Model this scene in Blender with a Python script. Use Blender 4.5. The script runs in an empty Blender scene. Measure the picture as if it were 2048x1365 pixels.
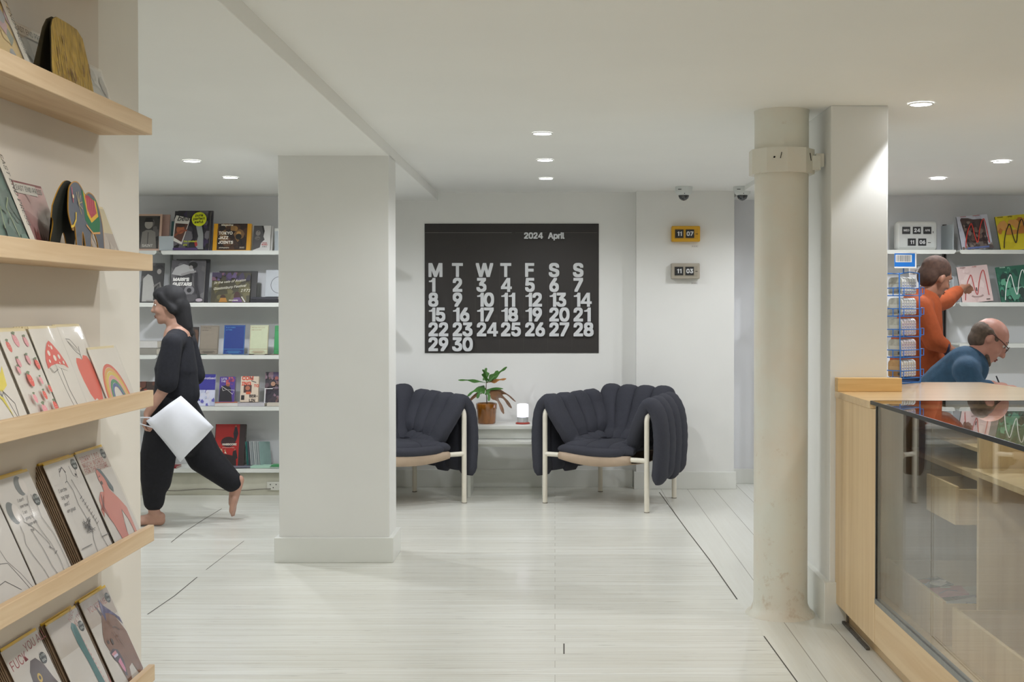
import bpy, bmesh, math, random, os
from mathutils import Vector, Matrix, Euler

# ---------------------------------------------------------------- camera, world, exposure
scene = bpy.context.scene
COL = scene.collection
EYE = 1.31          # camera height
F = 2400.0          # focal length in pixels of a 2048 wide frame
VX, VY = 1110.0, 614.0
cam_data = bpy.data.cameras.new('camera')
cam = bpy.data.objects.new('camera', cam_data)
COL.objects.link(cam)
cam.location = (0, 0, EYE)
cam.rotation_euler = (math.radians(90 - 0.86), 0, 0)
cam_data.sensor_fit = 'HORIZONTAL'
cam_data.sensor_width = 36.0
cam_data.lens = 36.0 * F / 2048
cam_data.shift_x = -86.0 / 2048
cam_data.shift_y = -32.5 / 2048
cam_data.clip_start = 0.05
scene.camera = cam

world = bpy.data.worlds.new('world'); scene.world = world
world.use_nodes = True
world.node_tree.nodes['Background'].inputs[0].default_value = (.95, 1, 1, 1)     # sky that gives fill light through the added window opening
world.node_tree.nodes['Background'].inputs[1].default_value = 1.0

scene.view_settings.view_transform = 'Standard'
scene.view_settings.look = 'None'
scene.view_settings.gamma = 1
scene.view_settings.use_curve_mapping = False
scene.view_settings.exposure = 0.10
scene.cycles.max_bounces = 10
scene.cycles.diffuse_bounces = 6
scene.cycles.glossy_bounces = 4
scene.cycles.transparent_max_bounces = 24
scene.cycles.caustics_reflective = False
scene.cycles.caustics_refractive = False
scene.cycles.sample_clamp_indirect = 4
scene.cycles.use_denoising = True

# lamps of the room: (x, y, ceiling height, watts, label)
NEUTRAL, WARM, COOL = (.95, .97, 1.0), (.985, .985, .975), (.93, .96, 1.0)
LAMPS = [
    (-.060, 5.74, 2.14, 26, NEUTRAL, 'bright round ceiling downlight, the nearest of the three in line before the black calendar'),
    (-.056, 6.78, 2.14, 20, NEUTRAL, 'bright round ceiling downlight, the middle one of the three in line before the black calendar'),
    (-.058, 7.75, 2.14, 17, NEUTRAL, 'bright round ceiling downlight, the one closest to the black calendar wall'),
    (-1.96, 6.49, 2.10, 36, COOL, 'bright round ceiling downlight left of the square pillar, farther from the bookshelves'),
    (-1.976, 7.32, 2.10, 36, COOL, 'bright round ceiling downlight left of the square pillar, closer to the bookshelves'),
    (1.492, 4.905, 2.139, 27, NEUTRAL, 'bright round ceiling downlight grazing the boxed pillar by the counter'),
    (2.487, 6.70, 2.121, 26, COOL, 'bright round ceiling downlight above the counter, farther to the right'),
    (2.39, 7.50, 2.113, 26, COOL, 'bright round ceiling downlight above the counter, nearest the magazine shelves'),
]
ADDED_LAMPS = [  # unseen lamps added to raise the light where the visible ones fall short
    (-.35, 1.9, 2.14, 9, WARM),  # added to brighten the card wall
    (.15, 3.0, 2.14, 27, WARM), (.10, 1.5, 2.14, 30, WARM), (.0, -.3, 2.14, 24, WARM),
    (1.75, 3.1, 2.14, 22, WARM), (2.6, 4.9, 2.139, 16, NEUTRAL), (1.3, .8, 2.14, 12, WARM),
    (-3.5, 6.0, 2.10, 20, COOL), (-3.5, 7.4, 2.10, 20, COOL), (3.9, 6.7, 2.121, 20, COOL), (1.42, 7.75, 2.112, 18, NEUTRAL), (-2.0, 4.6, 2.10, 18, COOL),  # the one behind the column is added to light pier and recess
]

# ---------------------------------------------------------------- helpers
def lin(c):
    return tuple((x / 12.92 if x <= .04045 else ((x + .055) / 1.055) ** 2.4) for x in c)
def hx(s):
    if not isinstance(s, str): return lin(s)
    s = s.lstrip('#'); return lin(tuple(int(s[i:i + 2], 16) / 255 for i in (0, 2, 4)))

_mats = {}
def nt_new(name):
    m = bpy.data.materials.new(name); m.use_nodes = True
    nt = m.node_tree; return m, nt, nt.nodes['Principled BSDF']
def N(nt, t, **kw):
    n = nt.nodes.new(t)
    for k, v in kw.items():
        if k in n.inputs: n.inputs[k].default_value = v
        else: setattr(n, k, v)
    return n
def L(nt, a, b): nt.links.new(a, b)

def M(name, col='#cccccc', rough=.5, metal=0., coat=0., var=.05, scale=12., bump=0., bscale=60., emit=0., stretch=(1, 1, 1)):
    """procedural paint: a base colour with a soft noise variation and an optional fine bump"""
    if name in _mats: return _mats[name]
    m, nt, b = nt_new(name)
    c = hx(col)
    b.inputs['Roughness'].default_value = rough
    b.inputs['Metallic'].default_value = metal
    b.inputs['Coat Weight'].default_value = coat
    b.inputs['Coat Roughness'].default_value = .08
    tc = N(nt, 'ShaderNodeTexCoord'); mp = N(nt, 'ShaderNodeMapping')
    mp.inputs['Scale'].default_value = stretch
    L(nt, tc.outputs['Object'], mp.inputs['Vector'])
    ns = N(nt, 'ShaderNodeTexNoise', Scale=scale, Detail=3.)
    L(nt, mp.outputs[0], ns.inputs['Vector'])
    rp = N(nt, 'ShaderNodeValToRGB')
    rp.color_ramp.elements[0].position = .3; rp.color_ramp.elements[1].position = .7
    rp.color_ramp.elements[0].color = tuple(x * (1 - var) for x in c) + (1,)
    rp.color_ramp.elements[1].color = tuple(min(1, x * (1 + var)) for x in c) + (1,)
    L(nt, ns.outputs['Fac'], rp.inputs['Fac'])
    L(nt, rp.outputs['Color'], b.inputs['Base Color'])
    if emit:
        b.inputs['Emission Color'].default_value = c + (1,); b.inputs['Emission Strength'].default_value = emit
    if bump:
        n2 = N(nt, 'ShaderNodeTexNoise', Scale=bscale, Detail=3.); L(nt, mp.outputs[0], n2.inputs['Vector'])
        bp = N(nt, 'ShaderNodeBump', Strength=bump, Distance=.004)
        L(nt, n2.outputs['Fac'], bp.inputs['Height']); L(nt, bp.outputs[0], b.inputs['Normal'])
    _mats[name] = m
    return m
def ink(col, gloss=False):
    """flat print colour; gloss = behind shiny cellophane"""
    key = 'print_%s%s' % (col.lstrip('#'), '_glossy' if gloss else '')
    return M(key, col, rough=.45, coat=.8 if gloss else 0., var=.03, scale=30)

def wood(name, light, dark, axis, scale=1., rough=.45, coat=0.):
    """wood with its grain along an axis"""
    if name in _mats: return _mats[name]
    m, nt, b = nt_new(name)
    tc = N(nt, 'ShaderNodeTexCoord'); mp = N(nt, 'ShaderNodeMapping')
    s = [26 * scale] * 3; s[axis] = 1.1 * scale
    mp.inputs['Scale'].default_value = s
    L(nt, tc.outputs['Object'], mp.inputs['Vector'])
    n1 = N(nt, 'ShaderNodeTexNoise', Scale=1., Detail=4., Roughness=.6, Distortion=.6)
    L(nt, mp.outputs[0], n1.inputs['Vector'])
    rp = N(nt, 'ShaderNodeValToRGB')
    rp.color_ramp.elements[0].position = .32; rp.color_ramp.elements[1].position = .62
    rp.color_ramp.elements[0].color = hx(dark) + (1,); rp.color_ramp.elements[1].color = hx(light) + (1,)
    L(nt, n1.outputs['Fac'], rp.inputs['Fac']); L(nt, rp.outputs[0], b.inputs['Base Color'])
    bp = N(nt, 'ShaderNodeBump', Strength=.12, Distance=.002)
    L(nt, n1.outputs['Fac'], bp.inputs['Height']); L(nt, bp.outputs[0], b.inputs['Normal'])
    b.inputs['Roughness'].default_value = rough; b.inputs['Coat Weight'].default_value = coat
    b.inputs['Coat Roughness'].default_value = .12
    _mats[name] = m
    return m

def glass(name, tint=(.93, .97, .95), ior=1.5, rough=0.):
    if name in _mats: return _mats[name]
    m = bpy.data.materials.new(name); m.use_nodes = True
    nt = m.node_tree; nt.nodes.clear()
    out = N(nt, 'ShaderNodeOutputMaterial'); mx = N(nt, 'ShaderNodeMixShader')
    fr = N(nt, 'ShaderNodeFresnel', IOR=ior)
    gm = N(nt, 'ShaderNodeNewGeometry'); io = N(nt, 'ShaderNodeMapRange')     # the same reflection from either face of the pane
    io.inputs[3].default_value = ior; io.inputs[4].default_value = 1 / ior
    L(nt, gm.outputs['Backfacing'], io.inputs[0]); L(nt, io.outputs[0], fr.inputs['IOR'])
    tr = N(nt, 'ShaderNodeBsdfTransparent'); tr.inputs[0].default_value = tint + (1,)
    gl = N(nt, 'ShaderNodeBsdfGlossy', Roughness=rough); gl.inputs[0].default_value = (1, 1, 1, 1)
    # smudges vary the reflection a little
    L(nt, fr.outputs[0], mx.inputs[0]); L(nt, tr.outputs[0], mx.inputs[1]); L(nt, gl.outputs[0], mx.inputs[2])
    L(nt, mx.outputs[0], out.inputs[0])
    _mats[name] = m
    return m

class MB:
    """collects shapes and links them as ONE mesh object"""
    def __init__(s): s.v = []; s.f = []; s.mi = []; s.sm = []; s.mats = []
    def idx(s, m):
        if m not in s.mats: s.mats.append(m)
        return s.mats.index(m)
    def add(s, vs, fs, m, smooth=False):
        o = len(s.v); s.v += [tuple(v) for v in vs]; k = s.idx(m)
        for f in fs: s.f.append(tuple(i + o for i in f)); s.mi.append(k); s.sm.append(smooth)
    def box(s, x0, x1, y0, y1, z0, z1, m):
        vs = [(x0, y0, z0), (x1, y0, z0), (x1, y1, z0), (x0, y1, z0), (x0, y0, z1), (x1, y0, z1), (x1, y1, z1), (x0, y1, z1)]
        s.add(vs, [(3, 2, 1, 0), (4, 5, 6, 7), (0, 1, 5, 4), (1, 2, 6, 5), (2, 3, 7, 6), (3, 0, 4, 7)], m); return s
    def prism(s, pts, fn, d0, d1, m, side=None):
        n = len(pts)
        a = sum(pts[i][0] * pts[(i + 1) % n][1] - pts[(i + 1) % n][0] * pts[i][1] for i in range(n))
        if a < 0: pts = pts[::-1]
        vs = [fn(p[0], p[1], d0) for p in pts] + [fn(p[0], p[1], d1) for p in pts]
        s.add(vs, [tuple(range(n)), tuple(range(2 * n - 1, n - 1, -1))], m)
        s.add(vs, [(i + n, (i + 1) % n + n, (i + 1) % n, i) for i in range(n)], side or m); return s
    def ring_sweep(s, rings, m, cap=True, smooth=True, closed=False):
        n = len(rings[0]); vs = [p for r in rings for p in r]; fs = []
        R = len(rings)
        for i in range(R if closed else R - 1):
            a, b = i * n, ((i + 1) % R) * n
            fs += [(a + j, a + (j + 1) % n, b + (j + 1) % n, b + j) for j in range(n)]
        s.add(vs, fs, m, smooth)
        if cap and not closed:
            s.add(rings[0], [tuple(range(n - 1, -1, -1))], m); s.add(rings[-1], [tuple(range(n))], m)
        return s
    def tube(s, pts, r, m, n=10, cap=True, closed=False):
        pts = [Vector(p) for p in pts]; rs = r if isinstance(r, (list, tuple)) else [r] * len(pts)
        rings = []; K = len(pts); prev = None
        for i, p in enumerate(pts):
            a = pts[i - 1] if (i or closed) else p
            b = pts[(i + 1) % K] if (i < K - 1 or closed) else p
            t = (b - a)
            if t.length < 1e-9: t = Vector((0, 0, 1))
            t.normalize()
            if prev is None:
                u = t.orthogonal().normalized()
            else:
                u = prev - t * prev.dot(t)
                u = u.normalized() if u.length > 1e-6 else t.orthogonal().normalized()
            prev = u; w = t.cross(u)
            rings.append([p + (u * math.cos(2 * math.pi * j / n) + w * math.sin(2 * math.pi * j / n)) * rs[i] for j in range(n)])
        return s.ring_sweep(rings, m, cap, True, closed)
    def lathe(s, prof, c, m, n=32, cap=True):
        rings = [[(c[0] + r * math.cos(2 * math.pi * j / n), c[1] + r * math.sin(2 * math.pi * j / n), c[2] + z) for j in range(n)] for r, z in prof]
        return s.ring_sweep(rings, m, cap, True)
    def ell(s, c, r, m, rot=None, nu=16, nv=10):
        R = rot or Matrix.Identity(3); c = Vector(c); rings = []
        for i in range(1, nv):
            th = math.pi * i / nv
            rings.append([c + R @ Vector((r[0] * math.sin(th) * math.cos(2 * math.pi * j / nu), r[1] * math.sin(th) * math.sin(2 * math.pi * j / nu), -r[2] * math.cos(th))) for j in range(nu)])
        s.ring_sweep(rings, m, False, True)
        o = len(s.v)
        bot = c + R @ Vector((0, 0, -r[2])); top = c + R @ Vector((0, 0, r[2]))
        s.add([bot] + rings[0], [(0, (j + 1) % nu + 1, j + 1) for j in range(nu)], m, True)
        s.add([top] + rings[-1], [(0, j + 1, (j + 1) % nu + 1) for j in range(nu)], m, True)
        return s
    def capsule(s, p0, r0, p1, r1, m, n=14):
        p0, p1 = Vector(p0), Vector(p1); d = p1 - p0; Ln = d.length
        if Ln < 1e-6: return s.ell(p0, (r0,) * 3, m)
        t = d / Ln; pts = []; rs = []
        for k in range(6):
            a = math.pi / 2 * (k / 5); pts.append(p0 - t * r0 * math.cos(a)); rs.append(max(1e-4, r0 * math.sin(a)))
        for k in range(1, 4):
            pts.append(p0.lerp(p1, k / 4)); rs.append(r0 + (r1 - r0) * k / 4)
        for k in range(6):
            a = math.pi / 2 * (k / 5); pts.append(p1 + t * r1 * math.sin(a)); rs.append(max(1e-4, r1 * math.cos(a)))
        return s.tube(pts, rs, m, n)
    def build(s, name, parent=None, bevel=0, seg=2, sub=0, loc=None, rot=None, weld=False, remesh=0, smooth=0, solid=0):
        me = bpy.data.meshes.new(name)
        me.from_pydata(s.v, [], s.f)
        for m in s.mats: me.materials.append(m)
        me.polygons.foreach_set('material_index', s.mi)
        me.polygons.foreach_set('use_smooth', s.sm)
        me.update()
        if weld:
            bm = bmesh.new(); bm.from_mesh(me); bmesh.ops.remove_doubles(bm, verts=bm.verts, dist=1e-5)
            bmesh.ops.recalc_face_normals(bm, faces=bm.faces); bm.to_mesh(me); bm.free()
        o = bpy.data.objects.new(name, me); COL.objects.link(o)
        if parent: o.parent = parent
        if loc: o.location = loc
        if rot: o.rotation_euler = rot
        if solid:
            md = o.modifiers.new('thickness', 'SOLIDIFY'); md.thickness = solid; md.offset = 0
        if remesh:
            md = o.modifiers.new('fuse', 'REMESH'); md.mode = 'VOXEL'; md.voxel_size = remesh; md.use_smooth_shade = True
        if smooth:
            md = o.modifiers.new('relax', 'SMOOTH'); md.iterations = smooth; md.factor = .5
        if bevel:
            md = o.modifiers.new('edges', 'BEVEL'); md.width = bevel; md.segments = seg; md.limit_method = 'ANGLE'; md.angle_limit = math.radians(50)
        if sub:
            md = o.modifiers.new('sub', 'SUBSURF'); md.levels = sub; md.render_levels = sub
        return o

def tag(o, label, cat=None, group=None, kind=None):
    o['label'] = label
    if cat: o['category'] = cat
    if group: o['group'] = group
    if kind: o['kind'] = kind
    return o
def empty(name, loc, rz=0.):
    o = bpy.data.objects.new(name, None); COL.objects.link(o); o.empty_display_size = .1
    o.location = loc; o.rotation_euler = (0, 0, rz); return o
def struct(o, label): return tag(o, label, kind='structure')
def copy_tree(o, parent=None):
    c = o.copy(); COL.objects.link(c)
    if parent: c.parent = parent
    for ch in list(o.children): copy_tree(ch, c)
    return c
def at(px, py, Y):
    """a photograph pixel at depth Y -> the point of the place"""
    return Vector(((px - VX) * Y / F, Y, EYE - (py - VY) * Y / F))

# ---------------------------------------------------------------- lettering
try:
    _font = bpy.data.fonts.load(os.path.join(bpy.utils.resource_path('LOCAL'), 'datafiles', 'fonts', 'Inter.woff2'))
except Exception:
    _font = None
_txt = {}; FK = .727 / .5087
def text_geo(s, bold=.02, shear=0., space=1., line=1.):
    bold = 0; k = (s, bold, shear, space, line)
    if k in _txt: return _txt[k]
    c = bpy.data.curves.new('t', 'FONT'); c.body = s; c.size = 1; c.offset = 0; c.shear = shear
    c.space_character = space; c.space_line = line; c.resolution_u = 3
    if _font: c.font = _font
    o = bpy.data.objects.new('t', c)
    me = bpy.data.meshes.new_from_object(o)
    vs = [(v.co.x, v.co.y) for v in me.vertices]; fs = [tuple(p.vertices) for p in me.polygons]
    vs = [(x * FK, y * FK) for x, y in vs]      # letter size counts in ems
    bpy.data.objects.remove(o); bpy.data.curves.remove(c); bpy.data.meshes.remove(me)
    _txt[k] = (vs, fs); return _txt[k]

class Art:
    """flat print laid on the front of a sheet: u to the right, v up, both 0..1; sizes in sheet widths"""
    def __init__(s, mb, W, H, y=0., gloss=False, x0=None, z0=0., fn=None, step=.00012):
        s.mb, s.W, s.H, s.y, s.g = mb, W, H, y, gloss
        s.x0 = -W / 2 if x0 is None else x0; s.z0 = z0; s.k = 0; s.fn = fn; s.step = step
    def c(s, col): return ink(col, s.g) if isinstance(col, str) else col
    def P(s, x, z):
        d = -(s.step * (s.k + 1))
        return s.fn(x, z, d) if s.fn else (s.x0 + x, s.y + d, s.z0 + z)
    def raw(s, pts, fs, col, flip=False):
        vs = [s.P(x, z) for x, z in pts]
        s.mb.add(vs, fs, s.c(col)); s.k += 1
    def poly(s, uv, col):
        pts = [(u * s.W, v * s.H) for u, v in uv]
        n = len(pts); a = sum(pts[i][0] * pts[(i + 1) % n][1] - pts[(i + 1) % n][0] * pts[i][1] for i in range(n))
        if a < 0: pts = pts[::-1]
        s.raw(pts, [tuple(range(n))], col); return s
    def rect(s, u0, v0, u1, v1, col): return s.poly([(u0, v0), (u1, v0), (u1, v1), (u0, v1)], col)
    def ell(s, u, v, r, col, r2=None, rot=0., n=20):
        r2 = r2 or r; q = s.W / s.H; ca, sa = math.cos(rot), math.sin(rot); pts = []
        for i in range(n):
            a = 2 * math.pi * i / n; x, y = r * math.cos(a), r2 * math.sin(a)
            pts.append((u + x * ca - y * sa, v + (x * sa + y * ca) * q))
        return s.poly(pts, col)
    def stroke(s, uv, w, col, closed=False):
        pts = [Vector((u * s.W, v * s.H)) for u, v in uv]; w = w * s.W / 2; n = len(pts); Lh = []; Rh = []
        for i, p in enumerate(pts):
            a = pts[i - 1] if (i or closed) else p; b = pts[(i + 1) % n] if (i < n - 1 or closed) else p
            t = b - a
            t = t.normalized() if t.length > 1e-9 else Vector((1, 0))
            nn = Vector((-t.y, t.x)); Lh.append(p + nn * w); Rh.append(p - nn * w)
        vs = [tuple(x) for pr in zip(Rh, Lh) for x in pr]
        m = n if closed else n - 1
        fs = [(2 * i, 2 * ((i + 1) % n), 2 * ((i + 1) % n) + 1, 2 * i + 1) for i in range(m)]
        s.raw(vs, fs, col); return s
    def text(s, t, u, v, size, col, align='l', bold=.02, rot=0., shear=0., space=1., line=1., nb=2):
        vs, fs = text_geo(t, bold, shear, space, line)
        if not vs: return s
        mx = max(p[0] for p in vs); mn = min(p[0] for p in vs)
        off = {'l': 0, 'c': -(mx + mn) / 2, 'r': -mx}[align]
        k = size * s.W; ca, sa = math.cos(rot), math.sin(rot)
        # heavier weights: the outline thickened all round
        ds = [(0, 0)] + ([(bold * 1.4 * dx, bold * 1.4 * dy) for dx, dy in ((-1, -1), (1, -1), (1, 1), (-1, 1), (0, 1.05), (0, -1.05), (1.05, 0), (-1.05, 0))[:2 * nb]] if bold > .006 else [])
        st = s.step
        for i, (dx, dy) in enumerate(ds):
            pts = [(u * s.W + ((x + off + dx) * ca - (y + dy) * sa) * k, v * s.H + ((x + off + dx) * sa + (y + dy) * ca) * k) for x, y in vs]
            s.step = st
            o_ = s.k; s.raw(pts, fs, col); s.k = o_ + .04
        s.k = math.floor(s.k) + 1
        return s
    def fig(s, t, u, v, cap, col, gap=.0):
        """heavy figures and capitals of one height (cap, in sheet widths), set tight"""
        q = s.W / s.H
        for ch in t:
            if ch == '1':
                s.poly([(u + x * cap, v + y * cap * q) for x, y in ((.03, .70), (.03, .80), (.15, .82), (.25, .88), (.30, 1.0), (.50, 1.0), (.50, 0), (.265, 0), (.265, .70))], col); u += .52 * cap
            elif ch == '4':
                for pl in (((.44, 0), (.66, 0), (.66, 1), (.44, 1)), ((.0, .20), (.78, .20), (.78, .385), (.0, .385)), ((.0, .36), (.25, .36), (.60, .98), (.60, 1), (.42, 1))):
                    s.poly([(u + x * cap, v + y * cap * q) for x, y in pl], col); s.k -= .9
                s.k = math.floor(s.k) + 1; u += .77 * cap
            else:
                s.text(ch, u - .05 * cap, v + .06 * cap * q, cap * 1.222, col, bold=.031, nb=4); u += .735 * cap
            u += gap * cap
        return s
    def blob(s, u, v, r, col, seed=0, n=12, r2=None):
        rr = random.Random(seed); q = s.W / s.H; pts = []
        for i in range(n):
            a = 2 * math.pi * i / n; k = .75 + .4 * rr.random()
            pts.append((u + r * k * math.cos(a), v + (r2 or r) * k * math.sin(a) * q))
        return s.poly(pts, col)
    def mottle(s, cols, n, seed, u0=0., v0=0., u1=1., v1=1., r=.12):
        """a busy photographic print: overlapping patches, clipped to the sheet"""
        rr = random.Random(seed); k0 = s.k; q = s.W / s.H
        for i in range(n):
            cu, cv = u0 + rr.random() * (u1 - u0), v0 + rr.random() * (v1 - v0); R = r * (.4 + rr.random())
            pts = []
            m = rr.choice([7, 9, 10]); ph = rr.random() * 6
            for j in range(m):
                a = 2 * math.pi * j / m + ph; kk = .6 + .6 * rr.random()
                pts.append((min(u1, max(u0, cu + R * kk * math.cos(a))), min(v1, max(v0, cv + R * kk * math.sin(a) * q * 1.3))))
            s.poly(pts, cols[rr.randrange(len(cols))])
        return s

# ---------------------------------------------------------------- the setting
WHITE = M('white_wall_paint', '#e6e6e3', rough=.6, var=.015, scale=3, bump=.05, bscale=25)
COOLW = M('cool_white_wall_paint', '#e2e3e6', rough=.6, var=.015, scale=3, bump=.05, bscale=25)
CEIL = M('ceiling_paint', '#f2f2ef', rough=.7, var=.012, scale=2)
CREAM = M('cream_wall_paint', '#e4dfd6', rough=.65, var=.02, scale=3, bump=.04, bscale=25)
PANEL = M('warm_panel_paint', '#d6cdc1', rough=.65, var=.02, scale=3)
TRIM = M('trim_paint', '#e2e3de', rough=.4, var=.02, scale=4)
DIRTY = None

def floor_material(name, along_x):
    m, nt, b = nt_new(name)
    tc = N(nt, 'ShaderNodeTexCoord'); mp = N(nt, 'ShaderNodeMapping')
    if not along_x: mp.inputs['Rotation'].default_value = (0, 0, math.radians(90))
    L(nt, tc.outputs['Object'], mp.inputs['Vector'])
    br = N(nt, 'ShaderNodeTexBrick', Scale=1.0)
    br.inputs['Mortar Size'].default_value = .0012 if along_x else .0022
    br.inputs['Mortar Smooth'].default_value = .3
    br.inputs['Brick Width'].default_value = 60.
    br.inputs['Row Height'].default_value = .085 if along_x else .19
    br.inputs['Color1'].default_value = hx('#e6e7e1') + (1,); br.inputs['Color2'].default_value = hx('#dcdcd4') + (1,)
    br.inputs['Mortar'].default_value = hx('#9a9589' if along_x else '#8a857a') + (1,)
    br.offset = .37; L(nt, mp.outputs[0], br.inputs['Vector'])
    def streak(sx, sy, lo, hi):
        q = N(nt, 'ShaderNodeMapping'); q.inputs['Scale'].default_value = (sx, sy, 1)
        L(nt, mp.outputs[0], q.inputs['Vector'])
        n = N(nt, 'ShaderNodeTexNoise', Scale=1., Detail=5., Roughness=.65); L(nt, q.outputs[0], n.inputs['Vector'])
        r = N(nt, 'ShaderNodeValToRGB'); r.color_ramp.elements[0].position = lo; r.color_ramp.elements[1].position = hi
        L(nt, n.outputs['Fac'], r.inputs['Fac']); return n, r
    n1, r1 = streak(1.3, 55, .36, .62)
    mx = N(nt, 'ShaderNodeMix', data_type='RGBA'); mx.inputs[7].default_value = hx('#c8c4b6') + (1,)
    iv = N(nt, 'ShaderNodeMath', operation='MULTIPLY_ADD'); k1 = .6 if along_x else .25; iv.inputs[1].default_value = -k1; iv.inputs[2].default_value = k1
    L(nt, r1.outputs[0], iv.inputs[0]); L(nt, iv.outputs[0], mx.inputs[0]); L(nt, br.outputs['Color'], mx.inputs[6])
    n2, r2 = streak(3.4, 100, .32, .385)       # worn dark scratches along the grain
    mx2 = N(nt, 'ShaderNodeMix', data_type='RGBA'); mx2.inputs[7].default_value = hx('#8c8576') + (1,)
    iv2 = N(nt, 'ShaderNodeMath', operation='MULTIPLY_ADD'); k2 = .8 if along_x else .15; iv2.inputs[1].default_value = -k2; iv2.inputs[2].default_value = k2
    L(nt, r2.outputs[0], iv2.inputs[0]); L(nt, iv2.outputs[0], mx2.inputs[0]); L(nt, mx.outputs[2], mx2.inputs[6])
    L(nt, mx2.outputs[2], b.inputs['Base Color'])
    rr = N(nt, 'ShaderNodeMapRange'); rr.inputs[3].default_value = .22; rr.inputs[4].default_value = .42
    L(nt, n1.outputs['Fac'], rr.inputs[0]); L(nt, rr.outputs[0], b.inputs['Roughness'])
    bp = N(nt, 'ShaderNodeBump', Strength=.22, Distance=.003)
    L(nt, n1.outputs['Fac'], bp.inputs['Height']); L(nt, bp.outputs[0], b.inputs['Normal'])
    b.inputs['Coat Weight'].default_value = .12; b.inputs['Coat Roughness'].default_value = .1
    return m
FLOOR_X = floor_material('white_painted_boards_across', True)
FLOOR_Y = floor_material('white_painted_boards_lengthwise', False)

mb = MB()
edge = lambda y: .735 + (.90 - .735) * (8.5 - y) / 6.5   # the seam between the two floors runs slightly askew
mb.add([(-6, -2, 0), (edge(-2), -2, 0), (edge(9.2), 9.2, 0), (-6, 9.2, 0)], [(0, 1, 2, 3)], FLOOR_X)
mb.add([(edge(-2), -2, 0), (6, -2, 0), (6, 9.2, 0), (edge(9.2), 9.2, 0)], [(0, 1, 2, 3)], FLOOR_Y)
DARKGAP = M('dark_floor_gap', '#4c4840', rough=.8)
def crack(pts, w=.0035):
    for a, b_ in zip(pts, pts[1:]):
        a, b_ = Vector(a), Vector(b_); t = (b_ - a).normalized(); nn = Vector((-t.y, t.x)) * w / 2
        q = [a + nn, b_ + nn, b_ - nn, a - nn][::-1]
        mb.add([(p.x, p.y, .0006) for p in q], [(0, 1, 2, 3)], DARKGAP)
crack([(edge(8.45), 8.45), (edge(7), 7), (edge(6.2) + .006, 6.2), (edge(5.35), 5.35)], .006)
crack([(edge(4.75), 4.75), (edge(3.9), 3.9), (edge(2.5), 2.5)], .005)
def flo(px, py): Y = EYE * F / (py - VY); return ((px - VX) * Y / F, Y)
crack([flo(340, 1087), flo(365, 1067), flo(404, 1042), flo(442, 1019)], .005)
crack([flo(292, 1232), flo(346, 1195), flo(392, 1157)], .005)
crack([flo(410, 1142), flo(486, 1084)], .003)
crack([flo(1128, 1291), flo(1128, 1312)], .005)
struct(mb.build('floor'), 'white painted board floor')

mb = MB()
HC = 2.14
mb.box(-1.05, 1.30, -2, 9.2, HC, HC + .1, CEIL)
mb.box(1.30, 6, -2, 5.0, HC, HC + .1, CEIL)
mb.add([(1.30, 5.0, HC), (1.30, 9.2, 2.098), (6, 9.2, 2.098), (6, 5.0, HC), (1.30, 9.2, 2.2), (1.30, 5.0, 2.2), (6, 9.2, 2.2), (6, 5.0, 2.2)], [(0, 1, 2, 3), (0, 5, 4, 1), (5, 7, 6, 4)], CEIL)
struct(mb.build('ceiling'), 'flat white plaster ceiling')
mb = MB(); mb.box(-6, -1.05, -2, 9.2, 2.10, 2.2, CEIL)
struct(mb.build('ceiling'), 'white plaster ceiling over the left bookshelf bay')
mb = MB()   # the shallow beam over the square pillar
mb.box(-1.414, -.849, -2, 8.8, 2.082, 2.2, CEIL)
struct(mb.build('trim_1', bevel=.003), 'shallow white ceiling beam over the square pillar')

Y_ALC, Y_PIL, Y_SH = 8.71, 8.61, 8.57
mb = MB(); mb.box(-1.3, .60, Y_ALC, 9.2, 0, 2.3, WHITE)
struct(mb.build('wall_back'), 'white back wall behind the calendar')
mb = MB(); mb.box(.584, 1.285, Y_PIL, 9.2, 0, 2.3, WHITE)
struct(mb.build('wall_pier'), 'white wall pier carrying the two small clocks')
mb = MB(); mb.box(1.28, 1.62, 8.88, 9.2, 0, 2.3, COOLW)
struct(mb.build('wall_recess'), 'white recessed wall right of the clock pier')
mb = MB(); mb.box(1.6, 6, Y_SH, 9.2, 0, 2.3, COOLW)
struct(mb.build('wall_back_right'), 'white wall behind the magazine shelves')
mb = MB(); mb.box(-6, -1.25, Y_SH, 9.2, 0, 2.3, COOLW)
struct(mb.build('wall_back_left'), 'white wall behind the bookshelves')
mb = MB(); mb.box(5.9, 6, -2, 9.2, 0, 2.3, WHITE); struct(mb.build('wall_right'), 'far right white wall')
mb = MB(); mb.box(-6, -5.9, 2.9, 9.2, 0, 2.3, WHITE); struct(mb.build('wall_far_left'), 'far left white wall')
mb = MB()      # unseen wall behind the viewpoint, with a window opening added for fill light
mb.box(-6, -2.6, -2.1, -2, 0, 2.3, WHITE); mb.box(2.6, 6, -2.1, -2, 0, 2.3, WHITE); mb.box(-2.6, 2.6, -2.1, -2, 0, .55, WHITE); mb.box(-2.6, 2.6, -2.1, -2, 2.06, 2.3, WHITE)
struct(mb.build('wall_front'), 'white wall behind the viewpoint')
mb = MB()
for x in (-2.6, -.9, .84, 2.54): mb.box(x, x + .06, -2.09, -2.02, .55, 2.06, TRIM)
for z in (.55, 2.0): mb.box(-2.54, 2.54, -2.09, -2.02, z, z + .06, TRIM)
struct(mb.build('added_window_1'), 'added window frame behind the viewpoint, letting in fill light')
pd = bpy.data.lights.new('added_window_portal', 'AREA'); pd.shape = 'RECTANGLE'; pd.size = 5.2; pd.size_y = 1.5; pd.cycles.is_portal = True
po_ = bpy.data.objects.new('added_window_portal', pd); COL.objects.link(po_); po_.location = (0, -2.05, 1.3); po_.rotation_euler = (math.radians(90), 0, 0)
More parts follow.
